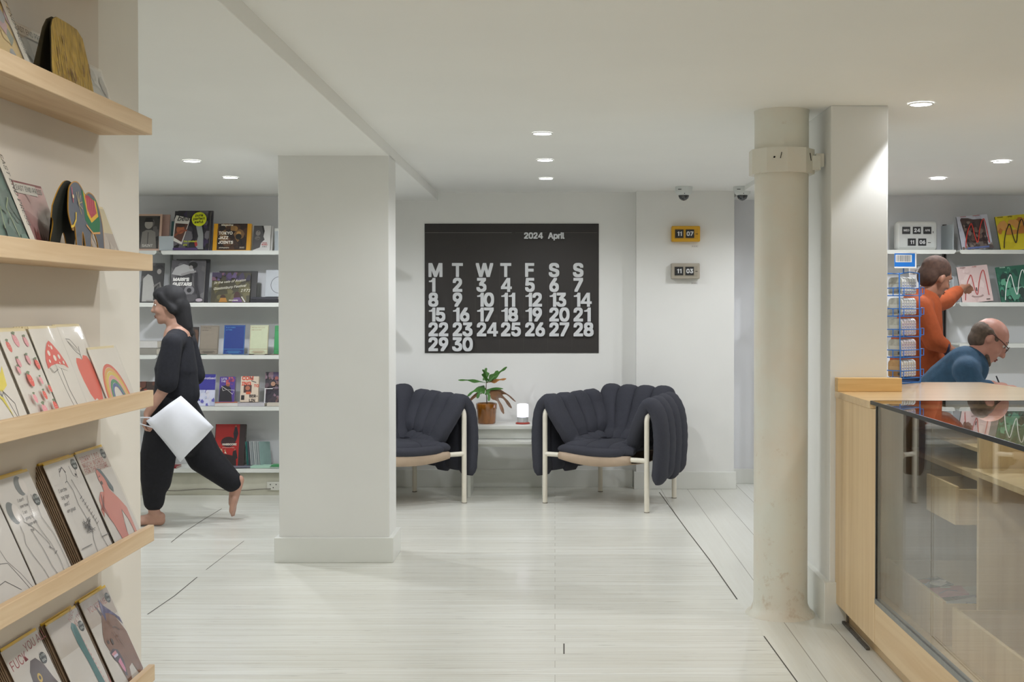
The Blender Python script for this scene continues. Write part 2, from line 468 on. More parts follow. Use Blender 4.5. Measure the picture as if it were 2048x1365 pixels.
mb = MB(); mb.box(-6, -1.02, -2, 2.95, 0, 2.2, CREAM)
struct(mb.build('wall_left', bevel=.004), 'cream wall end with the card ledges')
mb = MB(); mb.box(-1.02, -1.011, -1.2, 2.668, .05, 2.1, PANEL)
struct(mb.build('trim_2', bevel=.002), 'warm toned backing panel behind the card ledges')

def base(name, x0, x1, y, h=.127, t=.02):
    mb = MB(); mb.box(x0, x1, y - t, y, 0, h, TRIM)
    return struct(mb.build(name, bevel=.003), 'white painted baseboard')
base('baseboard_back', -1.25, .565, Y_ALC, .127)
base('baseboard_pier', .566, 1.30, Y_PIL, .125, .018)
base('baseboard_recess', 1.30, 1.6, 8.88, .11)
mb = MB(); mb.box(-6, -1.30, 8.32, Y_SH, 0, .155, M('olive_grey_plinth', '#c2c0b0', rough=.5))
struct(mb.build('trim_3', bevel=.003), 'low boxed plinth under the bookshelves')

# square pillar at the left
mb = MB(); mb.box(-1.414, -.849, 6.137, 6.40, 0, 2.09, WHITE)
struct(mb.build('pillar', bevel=.003), 'square white pillar in the middle of the floor')
mb = MB(); mb.box(-1.436, -.827, 6.117, 6.42, 0, .128, TRIM)
struct(mb.build('baseboard_pillar', bevel=.003), 'white skirting around the square pillar')
# boxed pillar at the right
mb = MB(); mb.box(1.138, 1.374, 4.96, 5.50, 0, 2.14, WHITE)
struct(mb.build('pillar', bevel=.003), 'boxed white pillar between column and counter')
mb = MB(); mb.prism([(1.112, 4.938), (1.205, 4.938), (1.205, 4.965), (1.145, 4.965), (1.145, 5.52), (1.112, 5.52)], lambda x, y, z: (x, y, z), 0, .17, TRIM)
struct(mb.build('baseboard_pillar', bevel=.003), 'white skirting around the boxed pillar')

# the old round iron column with stains
def column_material():
    m, nt, b = nt_new('old_cream_column_paint')
    tc = N(nt, 'ShaderNodeTexCoord')
    n1 = N(nt, 'ShaderNodeTexNoise', Scale=3.2, Detail=4., Roughness=.6); L(nt, tc.outputs['Object'], n1.inputs['Vector'])
    r1 = N(nt, 'ShaderNodeValToRGB'); r1.color_ramp.elements[0].position = .35; r1.color_ramp.elements[1].position = .65
    r1.color_ramp.elements[0].color = hx('#dfe0d6') + (1,); r1.color_ramp.elements[1].color = hx('#e0d8ca') + (1,)
    L(nt, n1.outputs['Fac'], r1.inputs['Fac'])
    n2 = N(nt, 'ShaderNodeTexNoise', Scale=22., Detail=6., Roughness=.7); L(nt, tc.outputs['Object'], n2.inputs['Vector'])
    sx = N(nt, 'ShaderNodeSeparateXYZ'); L(nt, tc.outputs['Object'], sx.inputs[0])
    # stains gather near the foot and the head of the column
    lo = N(nt, 'ShaderNodeMapRange'); lo.inputs[1].default_value = .0; lo.inputs[2].default_value = 1.0; lo.inputs[3].default_value = .12; lo.inputs[4].default_value = 0
    L(nt, sx.outputs['Z'], lo.inputs[0])
    ad = N(nt, 'ShaderNodeMath', operation='ADD'); L(nt, n2.outputs['Fac'], ad.inputs[0]); L(nt, lo.outputs[0], ad.inputs[1])
    r2 = N(nt, 'ShaderNodeValToRGB'); r2.color_ramp.elements[0].position = .66; r2.color_ramp.elements[1].position = .78
    L(nt, ad.outputs[0], r2.inputs['Fac'])
    mx = N(nt, 'ShaderNodeMix', data_type='RGBA'); mx.inputs[7].default_value = hx('#c4b198') + (1,)
    mu = N(nt, 'ShaderNodeMath', operation='MULTIPLY'); mu.inputs[1].default_value = .55
    L(nt, r2.outputs[0], mu.inputs[0]); L(nt, mu.outputs[0], mx.inputs[0]); L(nt, r1.outputs[0], mx.inputs[6])
    L(nt, mx.outputs[2], b.inputs['Base Color'])
    bp = N(nt, 'ShaderNodeBump', Strength=.25, Distance=.004); L(nt, n2.outputs['Fac'], bp.inputs['Height']); L(nt, bp.outputs[0], b.inputs['Normal'])
    b.inputs['Roughness'].default_value = .38
    return m
CMAT = column_material()
cx, cy, cr = .962, 5.106, .1135
rc = empty('column', (cx, cy, 0)); tag(rc, 'old round cream painted iron column with a bracket collar near the top', 'column', kind='structure')
MB().lathe([(cr + .035, 0), (cr + .03, .008), (cr + .012, .022), (cr + .002, .045), (cr, .07), (cr, .6), (cr, 1.2), (cr, 1.9), (cr, 2.10), (cr + .001, 2.125), (cr + .003, 2.14)], (0, 0, 0), CMAT, 48).build('shaft', rc)
mb = MB()
R = cr + .022; rings = []
for z in (1.870, 1.973):
    rings.append([((R) * 1.02 * math.cos(2 * math.pi * (j + .5) / 10), R * 1.02 * math.sin(2 * math.pi * (j + .5) / 10), z) for j in range(10)])
mb.ring_sweep(rings, CMAT, True, False)
mb.box(R - .02, R + .018, -.06, .05, 1.885, 1.945, CMAT)
mb.box(R + .0, R + .035, -.05, -.03, 1.90, 1.955, CMAT)
DK = M('dark_hole', '#1c1a18', rough=.9)
mb.tube([(-.055, -R + .004, 1.93), (-.055, -R - .0035, 1.93)], .004, DK, 8)
mb.tube([(-.03, -R - .001, 1.925), (-.025, -R - .001, 1.95)], .0018, DK, 6)
mb.tube([(.098, -R * .80, 1.95), (.104, -R * .77, 1.918)], .002, DK, 6)
mb.build('collar', rc, bevel=.004)

# pipe-like recess edge behind the column is the pillar side; dirt strip on the floor by the counter
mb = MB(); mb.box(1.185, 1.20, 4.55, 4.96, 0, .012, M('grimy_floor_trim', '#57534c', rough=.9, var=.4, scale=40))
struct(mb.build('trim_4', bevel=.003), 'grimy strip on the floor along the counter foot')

# ---------------------------------------------------------------- recessed ceiling lamps
LENS = {}
def downlight(x, y, z, watts, colr, label, hidden=False):
    k = colr
    if k not in LENS:
        LENS[k] = M('lamp_glow_%d' % len(LENS), '#ffffff', emit=14., var=0)
    r = empty('ceiling_light', (x, y, z))
    tag(r, label, 'ceiling light', 'unseen ceiling lights added for fill' if hidden else 'recessed ceiling lights')
    MB().lathe([(.049, -.0005), (.050, -.004), (.044, -.0055), (.042, -.003)], (0, 0, 0), TRIM, 28, False).build('rim', r)
    MB().lathe([(.0425, -.0025), (.0425, -.0045)], (0, 0, 0), LENS[k], 28).build('lens', r)
    ld = bpy.data.lights.new('lamp', 'SPOT'); ld.energy = watts * 1.0; ld.color = colr
    ld.spot_size = math.radians(88 if abs(x - 1.492) < .01 else 174 if colr is COOL else 160); ld.spot_blend = .2 if abs(x - 1.492) < .01 else .6; ld.shadow_soft_size = .035
    lo = bpy.data.objects.new('lamp', ld); COL.objects.link(lo); lo.parent = r; lo.location = (0, 0, -.045)
    return r
for a in LAMPS: downlight(*a)
for x, y, z, w, c in ADDED_LAMPS: downlight(x, y, z, w, c, 'round ceiling downlight outside the frame, lighting the shop', True)

# ---------------------------------------------------------------- pine card ledges on the cream wall
PINE = wood('pine', '#dcc4a2', '#c8aa84', 1, 1.0, .5)
LX0, LXF = -1.011, -.893           # back and front of every ledge
LIP = [2.030, 1.7267, 1.4256, 1.125, .8244, .512]
WHAT = ['the topmost, cut off by the top edge of the frame',
        'carrying the brown furry animal card', 'carrying the elephant card',
        'carrying the mushroom, apple and rainbow cards', 'carrying the line drawing cards in yellow envelopes',
        'lowest in view, carrying the bird, crocodile and horse cards']
for z, w in zip(LIP, WHAT):
    r = empty('card_ledge', (LX0, 1.0, z)); tag(r, 'long pale pine card ledge, ' + w, 'shelf', 'pine card ledges on the cream wall')
    MB().box(0, LXF - LX0 - .014, -1.6, 1.667, -.036, -.024, PINE).build('board', r, bevel=.001)
    MB().box(LXF - LX0 - .014, LXF - LX0, -1.6, 1.667, -.036, 0, PINE).build('lip', r, bevel=.0015)

PAPER = M('card_paper', '#ddd6cc', rough=.5, coat=.7, var=.02)
PAPER2 = M('grey_card_paper', '#cbc6c0', rough=.5, coat=.7, var=.02)
YENV = M('yellow_envelope', '#e3bc22', rough=.5, coat=.5, var=.05)
BENV = M('brown_card_edge', '#8d7862', rough=.6, var=.08)
CENV = M('cream_envelope', '#d8c9a0', rough=.55, var=.05)
CELLO = glass('cellophane', (.985, .985, .985), 1.33, .06)

def card(W, H, art, label, paper=PAPER, env=CENV, name='greeting_card', group=None, cello=True, gloss=True, t=.0025):
    """front at y=0 facing -y, standing on z=0"""
    mb = MB(); mb.box(-W / 2, W / 2, 0, t * .5, 0, H, paper)
    if art: art(Art(mb, W, H, 0., gloss))
    o = mb.build(name); tag(o, label, 'greeting card', group)
    if env:
        MB().box(-W / 2 + .005, W / 2 + .0012, t * .52, t, .001, H + .0055, env).build('envelope', o)
    if cello:
        rr = random.Random(len(label)); m2 = MB(); g = 6; vs = []; fs = []
        for i in range(g + 1):
            for j in range(g + 1):
                vs.append((-W / 2 - .001 + (W + .002) * i / g, -.0022 - .0016 * rr.random(), -.0005 + (H + .004) * j / g))
        for i in range(g):
            for j in range(g):
                a = i * (g + 1) + j; fs.append((a, a + g + 1, a + g + 2, a + 1))
        m2.add(vs, fs, CELLO, True); m2.build('cellophane', o)
    return o
XF = LXF - .0145     # the inner face of the lips
def stand(o, y, z, lean, dx=0.):
    """lean a card on the left wall: bottom against the lip, facing the room"""
    o.rotation_euler = (-math.radians(lean), 0, math.radians(90)); o.location = (XF - .004 + dx, y, z)
SHIFT = [.04, .04, .04, .035, .035, .012]
def place(o, y0, y1, ledge, lean, dx=0.): stand(o, (y0 + y1) / 2 + SHIFT[ledge], LIP[ledge] - .0226, lean, dx)
def stack_behind(n, W, H, y0, y1, ledge, lean, label, group, paper, env, t=.003, fan=0.):
    first = None
    for k in range(n):
        if first is None: o = first = card(W, H, None, label, paper, env, group=group, cello=False, t=t)
        else: o = copy_tree(first)
        place(o, y0, y1, ledge, lean, -.004 - (k + 1) * (t * 1.08) / math.cos(math.radians(lean)))

K = '#3a3533'
def a_flower(a):
    a.stroke([(.62, .02), (.55, .2), (.5, .42)], .012, K).stroke([(.75, .02), (.66, .2), (.56, .42)], .012, K)
    a.poly([(.32, .62), (.40, .44), (.56, .38), (.76, .44), (.84, .64), (.72, .57), (.64, .72), (.54, .58), (.42, .70)], '#e3cf3e')
    a.stroke([(.56, .4), (.78, .25), (.74, .1)], .012, K).stroke([(.4, .44), (.5, .34), (.58, .38)], .012, K)
    a.poly([(.36, .38), (.46, .30), (.6, .12), (.52, .32)], '#d9c83a')
def a_straw(a):
    R1, R2 = '#dd5a4e', '#e59aa2'
    pts = [(.2, .84, R1, .085), (.5, .90, R2, .10), (.82, .88, R2, .08), (.28, .66, R2, .07), (.62, .68, R2, .075), (.86, .62, R1, .08), (.14, .58, R2, .06),
           (.38, .46, R1, .10), (.72, .44, R2, .06), (.9, .34, R1, .06), (.62, .28, R1, .07), (.24, .26, R2, .07), (.40, .12, R2, .10), (.80, .14, R1, .085)]
    for i, (u, v, c, r) in enumerate(pts):
        a.ell(u, v, r * .8, c, r * 1.15, rot=.25, n=12)
        a.poly([(u - r * .7, v + r * .85), (u, v + r * .5), (u + r * .7, v + r * .9), (u, v + r * 1.0)], '#6d7a5c')
        for k in range(3): a.ell(u - r * .3 + k * r * .3, v - r * .1 + (k % 2) * r * .3, r * .08, '#f1d9cf', n=6)
def a_mush(a):
    a.stroke([(.44, .55), (.48, .3), (.56, .06)], .014, K).stroke([(.60, .55), (.60, .3), (.70, .07)], .014, K)
    a.stroke([(.56, .06), (.70, .07)], .012, K).stroke([(.60, .035), (.74, .04)], .012, K)
    a.poly([(.2, .56), (.24, .50), (.5, .56), (.8, .50), (.84, .54), (.7, .60), (.4, .61)], '#d9d2c6')
    a.poly([(.14, .55), (.16, .64), (.26, .74), (.42, .83), (.52, .86), (.60, .82), (.74, .72), (.84, .60), (.86, .53), (.74, .57), (.5, .595), (.28, .58)], '#df4f42')
    for u, v, r in [(.36, .72, .045), (.52, .78, .035), (.5, .66, .05), (.66, .67, .04), (.28, .63, .03), (.74, .60, .03), (.6, .60, .02), (.44, .8, .02)]: a.ell(u, v, r, '#eaddd0', n=12)
    a.stroke([(.2, .56), (.28, .50), (.44, .53)], .01, K).stroke([(.4, .6), (.45, .52)], .008, K)
def a_apple(a):
    a.poly([(.28, .58), (.34, .63), (.46, .62), (.54, .60), (.64, .655), (.78, .64), (.86, .55), (.88, .42), (.84, .24), (.76, .12), (.62, .09), (.52, .14), (.42, .12), (.34, .2), (.28, .36), (.26, .5)], '#e0563f')
    a.stroke([(.54, .60), (.55, .68), (.60, .76)], .016, K)
    a.stroke([(.54, .66), (.42, .70), (.28, .80), (.22, .86), (.36, .85), (.5, .76), (.56, .69)], .011, K).stroke([(.26, .83), (.48, .71)], .008, K)
def a_rainbow(a):
    def arc(r, col, w):
        a.stroke([(.46 + r * math.cos(math.radians(d)) * 1.0, .10 + 1.65 * r * math.sin(math.radians(d)) * a.W / a.H * .78) for d in range(0, 181, 10)], w, col)
    for r, c in [(.40, '#d8553c'), (.355, '#dba03e'), (.31, '#d9c04a'), (.265, '#e39a97'), (.22, '#3c8a5a'), (.175, '#4a5f9a')]: arc(r, c, .05)
c0 = card(.125, .178, a_flower, 'cream card with a yellow flower drawing, cut off by the edge of the frame', group='cards on the fruit ledge'); place(c0, 1.93, 2.05, 3, 22)
c1 = card(.116, .176, a_straw, 'cream card printed all over with small red and pink strawberries', group='cards on the fruit ledge'); place(c1, 2.066, 2.182, 3, 22)
c2 = card(.125, .178, a_mush, 'cream card with a large red spotted mushroom drawing', group='cards on the fruit ledge'); place(c2, 2.187, 2.312, 3, 21)
stack_behind(4, .125, .178, 2.187, 2.312, 3, 21, 'plain edged card stacked behind the mushroom card', 'cards stacked behind the mushroom card', PAPER, CENV, .0045)
stack_behind(2, .125, .178, 2.066, 2.18, 3, 22, 'plain edged card stacked behind the strawberry card', 'cards stacked behind the strawberry card', PAPER, CENV, .003)
c3 = card(.125, .180, a_apple, 'cream card with one big red apple drawing', group='cards on the fruit ledge'); place(c3, 2.316, 2.441, 3, 21.5, -.0025)
stack_behind(1, .125, .180, 2.316, 2.441, 3, 21, 'plain edged card standing behind the apple card', 'card behind the apple card', PAPER, CENV, .003)
c4 = card(.150, .128, a_rainbow, 'low cream card with a rainbow drawing in loose cellophane', group='cards on the fruit ledge'); place(c4, 2.420, 2.570, 3, 21.5, .0022)

INK, PINK = '#4a4647', '#c97f74'
def sticker(a, u, v, r=.085):
    a.ell(u, v, r, '#2c3232', r * .92, n=18); a.text('2-FOR', u, v + .012, r * .5, '#c9cfcb', 'c', .01); a.text('DEAL', u, v - .03, r * .5, '#c9cfcb', 'c', .01)
def a_seated(a):
    a.stroke([(.3, .85), (.5, .7), (.56, .5), (.62, .36), (.80, .22), (.95, .05)], .009, INK)
    a.stroke([(.2, .34), (.45, .36), (.62, .34), (.75, .2), (.85, .08)], .009, INK).stroke([(.1, .2), (.4, .22), (.66, .1)], .009, INK).stroke([(.05, .3), (.3, .28)], .009, INK)
def a_couple(a):
    a.ell(.18, .70, .12, '#6b6f70', .15, rot=.3); a.ell(.27, .69, .09, '#d5cec8', .12)
    a.ell(.62, .90, .12, '#6b6f70', .13); a.ell(.70, .89, .08, '#d5cec8', .11)
    a.text('I don\'t\nsee how\nI am\ngoing to\ncope with\nthis', .40, .77, .055, INK, bold=.004, shear=.2)
    sticker(a, .88, .74)
    a.stroke([(.33, .67), (.36, .62), (.33, .6), (.40, .57), (.5, .52), (.62, .42), (.70, .34), (.68, .3)], .008, INK)
    a.stroke([(.2, .58), (.2, .5), (.14, .42), (.2, .3), (.3, .16), (.34, .02)], .008, INK)
    a.stroke([(.42, .5), (.5, .3), (.52, .16), (.6, .03)], .008, INK)
    a.stroke([(.68, .8), (.62, .72), (.6, .6), (.64, .48), (.74, .34), (.78, .2), (.76, .04)], .008, INK)
    a.stroke([(.78, .8), (.82, .7), (.8, .58), (.92, .4), (.94, .2), (.92, .03)], .008, INK)
    a.stroke([(.66, .32), (.74, .28), (.72, .24), (.8, .26)], .012, INK)
def a_tiger(a):
    a.stroke([(.32, .86), (.38, .93), (.5, .93), (.52, .86), (.46, .80), (.40, .79)], .01, INK).stroke([(.36, .9), (.48, .94), (.54, .88)], .02, INK)
    a.stroke([(.70, .93), (.72, .83), (.82, .80), (.86, .9)], .01, INK).ell(.8, .83, .02, INK)
    a.text('I am the\nbig tiger\nand I\nam great', .10, .72, .066, INK, bold=.005, shear=.2)
    sticker(a, .88, .93)
    a.stroke([(.46, .8), (.52, .7), (.5, .56), (.56, .42), (.6, .3), (.5, .2), (.46, .06)], .009, INK)
    a.stroke([(.60, .8), (.66, .66), (.72, .5), (.8, .34), (.78, .2), (.84, .06)], .009, INK)
    for i in range(9): a.stroke([(.62 + .02 * i, .60 - .035 * i), (.70 + .02 * i, .62 - .035 * i)], .009, INK)
    for i in range(10):
        rr = random.Random(i); a.stroke([(.36 + .3 * rr.random(), .26 + .16 * rr.random()) for _ in range(4)], .008, INK)
    a.stroke([(.02, .17), (.36, .17)], .009, INK).stroke([(.74, .19), (1, .19)], .009, INK)
    for i in range(9):
        rr = random.Random(50 + i); a.stroke([(.2 + .7 * rr.random(), .02 + .06 * rr.random()), (.3 + .6 * rr.random(), .02 + .06 * rr.random())], .012, INK)
def a_sorry(a):
    a.rect(0, .78, 1, 1, '#b7aca2')
    a.text('SORRY I DO', .06, .91, .105, '#a8544c', bold=.004, space=1.1); a.text('MUCH WORSE', .06, .85, .10, '#a8544c', bold=.004, space=1.1); a.text('FOR THE FUTURE', .05, .79, .10, '#a8544c', bold=.004)
    sticker(a, .90, .93)
    a.poly([(.30, .02), (.22, .24), (.1, .40), (.02, .42), (.02, .34), (.10, .52), (.24, .58), (.36, .57), (.40, .66), (.52, .62), (.60, .55), (.74, .46), (.88, .34), (.86, .08), (.78, .06), (.76, .22), (.68, .34), (.58, .22), (.50, .02)], PINK)
    a.poly([(.40, .58), (.36, .70), (.38, .78), (.46, .80), (.54, .76), (.58, .66), (.56, .58)], PINK)
    a.poly([(.44, .81), (.56, .79), (.64, .70), (.72, .58), (.68, .53), (.60, .58), (.56, .70), (.48, .77)], '#5b666c')
    a.ell(.41, .66, .035, '#4b4440', .03).stroke([(.38, .72), (.45, .73)], .012, INK)
    a.stroke([(.22, .56), (.14, .44), (.16, .34)], .01, '#6c7f88').stroke([(.66, .34), (.52, .12)], .01, INK)
GRP4 = 'cards in yellow envelopes'
d0 = card(.150, .215, a_seated, 'yellow backed card with loose ink lines, cut off by the frame edge', PAPER2, YENV, group=GRP4); place(d0, 1.929, 2.079, 4, 24)
d1 = card(.150, .215, a_couple, 'yellow backed card with an ink line drawing of two dark haired figures', PAPER2, YENV, group=GRP4); place(d1, 2.086, 2.236, 4, 24)
d2 = card(.150, .215, a_tiger, 'yellow backed card with an ink line drawing and dark scribbles, on a thick stack', PAPER2, YENV, group=GRP4); place(d2, 2.296, 2.446, 4, 23)
d3 = card(.150, .218, a_sorry, 'yellow backed card with a pink figure and red lettering', PAPER2, YENV, group=GRP4); place(d3, 2.463, 2.613, 4, 24)
stack_behind(6, .150, .215, 2.296, 2.446, 4, 23, 'yellow and brown edged card in the thick stack behind the scribbled drawing', 'stack behind the scribbled drawing card', BENV, YENV, .0036)
stack_behind(2, .150, .216, 2.463, 2.613, 4, 24, 'yellow edged card right behind the pink figure card', 'cards behind the pink figure card', BENV, YENV, .0036)
stack_behind(1, .150, .215, 2.086, 2.236, 4, 24, 'yellow edged card behind the two dark haired figures', 'card behind the two figures card', BENV, YENV, .0036)

def a_horse(a):
    a.rect(0, .72, 1, 1, '#b5a99f'); a.text('YOU\'RE MEAN', .14, .86, .12, '#a05048', bold=.004)
    sticker(a, .89, .90)
    a.poly([(.40, .02), (.36, .16), (.30, .34), (.24, .44), (.2, .54), (.26, .62), (.36, .70), (.46, .78), (.58, .86), (.60, .92), (.68, .80), (.84, .72), (1, .50), (1, .08), (.84, .02), (.74, .20), (.60, .18), (.52, .06)], '#7a5440')
    a.poly([(.50, .80), (.58, .94), (.64, .86), (.78, .78), (.98, .66), (1, .58), (.86, .70), (.70, .76), (.6, .78), (.52, .7)], '#4a4470')
    a.poly([(.44, .78), (.38, .90), (.42, .88), (.50, .78)], '#4a3a44')
    a.poly([(.22, .42), (.34, .44), (.48, .40), (.52, .28), (.44, .12), (.38, .14), (.36, .26), (.26, .34)], '#342a3c')
    a.poly([(.24, .40), (.40, .41), (.42, .36), (.28, .36)], '#c98a94'); a.poly([(.34, .30), (.44, .32), (.46, .2), (.42, .16), (.38, .2)], '#d080a0')
    a.rect(.28, .35, .42, .375, '#c8c4dc')
    a.ell(.30, .52, .03, '#3a2a22').ell(.42, .50, .035, '#3a2a22', .05); a.stroke([(.62, .62), (.72, .60), (.80, .55)], .016, '#4a3026')
    for i in range(14):
        rr = random.Random(i + 3); u, v = .5 + .4 * rr.random(), .2 + .45 * rr.random(); a.stroke([(u, v), (u - .03, v + .07)], .008, '#5d3d2e')
def a_croc(a):
    a.rect(0, .66, .8, 1, '#b9b0a6'); a.text('NICE\nTEETH', .66, .90, .10, '#a8645c', bold=.004, rot=.5)
    sticker(a, .9, .82)
    a.poly([(.60, .86), (.68, .90), (.76, .86), (.78, .6), (.84, .3), (.90, .02), (.66, .02), (.70, .2), (.66, .5), (.60, .70)], '#2f6a6c')
    for i in range(12): a.poly([(.775 + .009 * i, .70 - .05 * i), (.80 + .009 * i, .685 - .05 * i), (.785 + .009 * i, .66 - .05 * i)], '#c98f96')
    a.poly([(.92, .02), (1, .3), (1, .02)], '#a8443c')
def a_bird(a):
    a.text('FUCK', .05, .80, .17, '#9c3f46', bold=.004, rot=.06); a.text('YOU ALL', .52, .88, .15, '#9c3f46', bold=.004, rot=.06)
    a.poly([(.36, .60), (.40, .72), (.52, .80), (.66, .80), (.78, .72), (.86, .58), (1, .40), (1, 0), (.5, 0), (.44, .3), (.36, .42)], '#54484a')
    a.poly([(.36, .48), (.26, .46), (.16, .36), (.14, .28), (.24, .36), (.38, .38), (.36, .2), (.44, .2), (.46, .44)], '#c9a94a')
    a.ell(.56, .63, .055, '#c8a94c', .06).ell(.56, .63, .028, '#2b2422')
    sticker(a, .84, .76)
GRP5 = 'loud animal cards in yellow envelopes'
e0 = card(.150, .215, a_bird, 'yellow backed card with a dark bird head and red lettering', PAPER2, YENV, group=GRP5); place(e0, 2.150, 2.300, 5, 25)
e1 = card(.150, .212, a_croc, 'yellow backed card with a long teal crocodile snout', PAPER2, YENV, group=GRP5); place(e1, 2.330, 2.480, 5, 24)
e2 = card(.150, .215, a_horse, 'yellow backed card with a shouting brown horse head', PAPER2, YENV, group=GRP5); place(e2, 2.500, 2.650, 5, 24)
stack_behind(5, .150, .215, 2.150, 2.300, 5, 25, 'yellow and brown edged card in the stack behind the dark bird', 'stack behind the bird card', BENV, YENV, .0036)
stack_behind(5, .150, .212, 2.330, 2.480, 5, 24, 'yellow and brown edged card in the stack behind the crocodile', 'stack behind the crocodile card', BENV, YENV, .0036)
stack_behind(6, .150, .215, 2.500, 2.650, 5, 24, 'yellow and brown edged card in the stack behind the horse', 'stack behind the horse card', BENV, YENV, .0036)

# elephant ledge: green and pink cards with lettered bands, standing elephant, plain card
def band_v(a, t): 
    a.rect(.84, .02, .98, .98, '#c9c2b6'); a.text(t, .945, .93, .11, '#4a4642', rot=-math.pi / 2, bold=.01, shear=.15)
def band_h(a, t, u0=.0, u1=.72):
    a.rect(u0, .86, u1, 1, '#c9c2b6'); a.text(t, u0 + .03, .90, .105, '#5a5650', bold=.015, shear=.15)
def a_green(a):
    a.mottle(['#3f5a52', '#4c6b60', '#35504a', '#5a7468', '#46625a'], 26, 5)
    a.poly([(.1, .75), (.5, .68), (.66, .62), (.5, .72)], '#a0605c'); a.stroke([(.3, .2), (.4, .4), (.3, .5), (.45, .55)], .02, '#7a8a68').stroke([(.6, .1), (.55, .4), (.7, .5)], .02, '#7a8a68')
    band_v(a, 'EAST END PRESS')
def a_pink(a):
    a.mottle(['#c79a96', '#bd8e8b', '#cfa5a0'], 10, 3); band_h(a, 'EAST END PRESS')
    for i in range(7): a.poly([(.16 + .07 * i, .30 - .02 * i), (.20 + .07 * i, .42 - .03 * i), (.26 + .07 * i, .1), (.12 + .07 * i, .05)], '#8d4a46')
f0 = card(.150, .205, a_green, 'green patterned card with a vertical lettered band, on the elephant ledge', M('sage_card', '#4c6a60', rough=.4, coat=.8), None, group='lettered band cards'); place(f0, 1.934, 2.084, 2, 22)
f1 = card(.130, .145, a_pink, 'dusty pink card with a lettered paper band, behind the elephant', M('pink_card', '#c29390', rough=.4, coat=.8), M('deep_red_edge', '#7a2f33'), group='lettered band cards'); place(f1, 2.175, 2.305, 2, 19, -.042)
def a_beige(a):
    a.rect(.0, .0, 1, .55, '#a8968a'); a.mottle(['#b5a79a', '#9c8b80', '#c2b6a8'], 14, 9, 0, 0, 1, .55)
f2 = card(.150, .130, a_beige, 'plain beige card in crumpled cellophane behind the elephant', M('beige_card', '#c9b98f', rough=.5, coat=.6), CENV, group='plain cards beside the standing animals'); place(f2, 2.462, 2.612, 2, 20, -.040)

def smooth_outline(P, k=4):
    Q = []; n = len(P)
    for i in range(n):
        a, b, c, d = P[i - 1], P[i], P[(i + 1) % n], P[(i + 2) % n]
        for j in range(k):
            t = j / k; Q.append(tuple(max(0, .5 * (2 * y + (z - x) * t + (2 * x - 5 * y + 4 * z - w_) * t * t + (3 * y - x - 3 * z + w_) * t ** 3)) for x, y, z, w_ in zip(a, b, c, d)))
    return Q
ELE = [(.10, .50), (.13, .42), (.16, .36), (.19, .44), (.215, .44), (.22, .22), (.215, .0), (.34, .0), (.365, .22), (.40, .36), (.44, .22), (.455, .0), (.57, .0), (.595, .22), (.64, .37), (.72, .36), (.78, .22), (.80, .0), (.93, .0), (.955, .22), (.96, .50), (.90, .72), (.80, .86), (.66, .90), (.56, .86), (.48, .94), (.38, 1.0), (.26, .985), (.16, .90), (.11, .74), (.085, .60)]
ELR = [(-.30, 0), (-.235, 0), (-.17, .20), (-.08, .38), (.0, .50), (.05, .42), (.01, .20), (-.02, 0), (.14, 0), (.24, .20), (.30, .34), (.40, .2), (.44, 0), (.58, 0), (.62, .3), (.74, .3), (.80, 0), (.92, 0), (.95, .5), (.88, .74), (.66, .90), (.48, .95), (.36, 1.0), (.24, .985), (.14, .90), (.05, .76), (-.06, .52), (-.20, .22)]
def elephant():
    W, H = .190, .150
    r = empty('elephant_card', (0, 0, 0)); tag(r, 'standing cut out elephant card in grey with a red saddle cloth', 'greeting card')
    GREY = M('elephant_grey', '#555a66', rough=.45, coat=.3); DKE = M('elephant_dark', '#23251f', rough=.5)
    for nm, dy, m, ang in (('front_panel', 0, GREY, 5), ('rear_panel', .032, DKE, -5)):
        mb = MB(); EL = smooth_outline(ELE if nm == 'front_panel' else ELR); pts = [((u - .5) * W - (.018 if nm == 'rear_panel' else 0), v * H) for u, v in EL]
        mb.prism(pts, lambda x, z, d: (x, d, z), 0, .0022, m, M('gilt_edge', '#b98a2e'))
        if nm == 'front_panel':
            a = Art(mb, W, H, 0.)
            a.stroke(EL, .012, '#b07f3a', closed=True)
            a.poly([(.46, .92), (.58, .86), (.84, .82), (.90, .52), (.86, .40), (.70, .36), (.50, .52)], '#1f6a44')
            a.poly([(.50, .90), (.58, .84), (.82, .80), (.86, .60), (.66, .50), (.56, .60)], '#d3a62e'); a.poly([(.54, .85), (.62, .86), (.78, .80), (.82, .64), (.66, .56), (.58, .66)], '#a83a4a')
            for i in range(5):
                a.stroke([(.56 + .05 * i, .62), (.58 + .05 * i, .82)], .006, '#d58a8c')
            a.stroke([(.50, .46), (.66, .36), (.86, .38)], .02, '#c9975a')
            a.stroke([(.26, .60), (.24, .50), (.17, .42), (.10, .40)], .025, '#d6b33a').stroke([(.20, .92), (.21, .72)], .014, '#c8506a').ell(.22, .80, .02, '#d9c9a0')
            for i in range(6): a.stroke([(.34, .72), (.34 + .10 * math.cos(i * .6 - 1), .72 + .16 * math.sin(i * .6 - 1))], .008, '#b9a468')
        o = mb.build(nm, r); o.location = (0, dy, 0); o.rotation_euler = (-math.radians(ang), 0, 0)
    return r
el = elephant(); el.rotation_euler = (0, 0, math.radians(90)); el.location = (XF - .005, 2.352, LIP[2] - .0238)

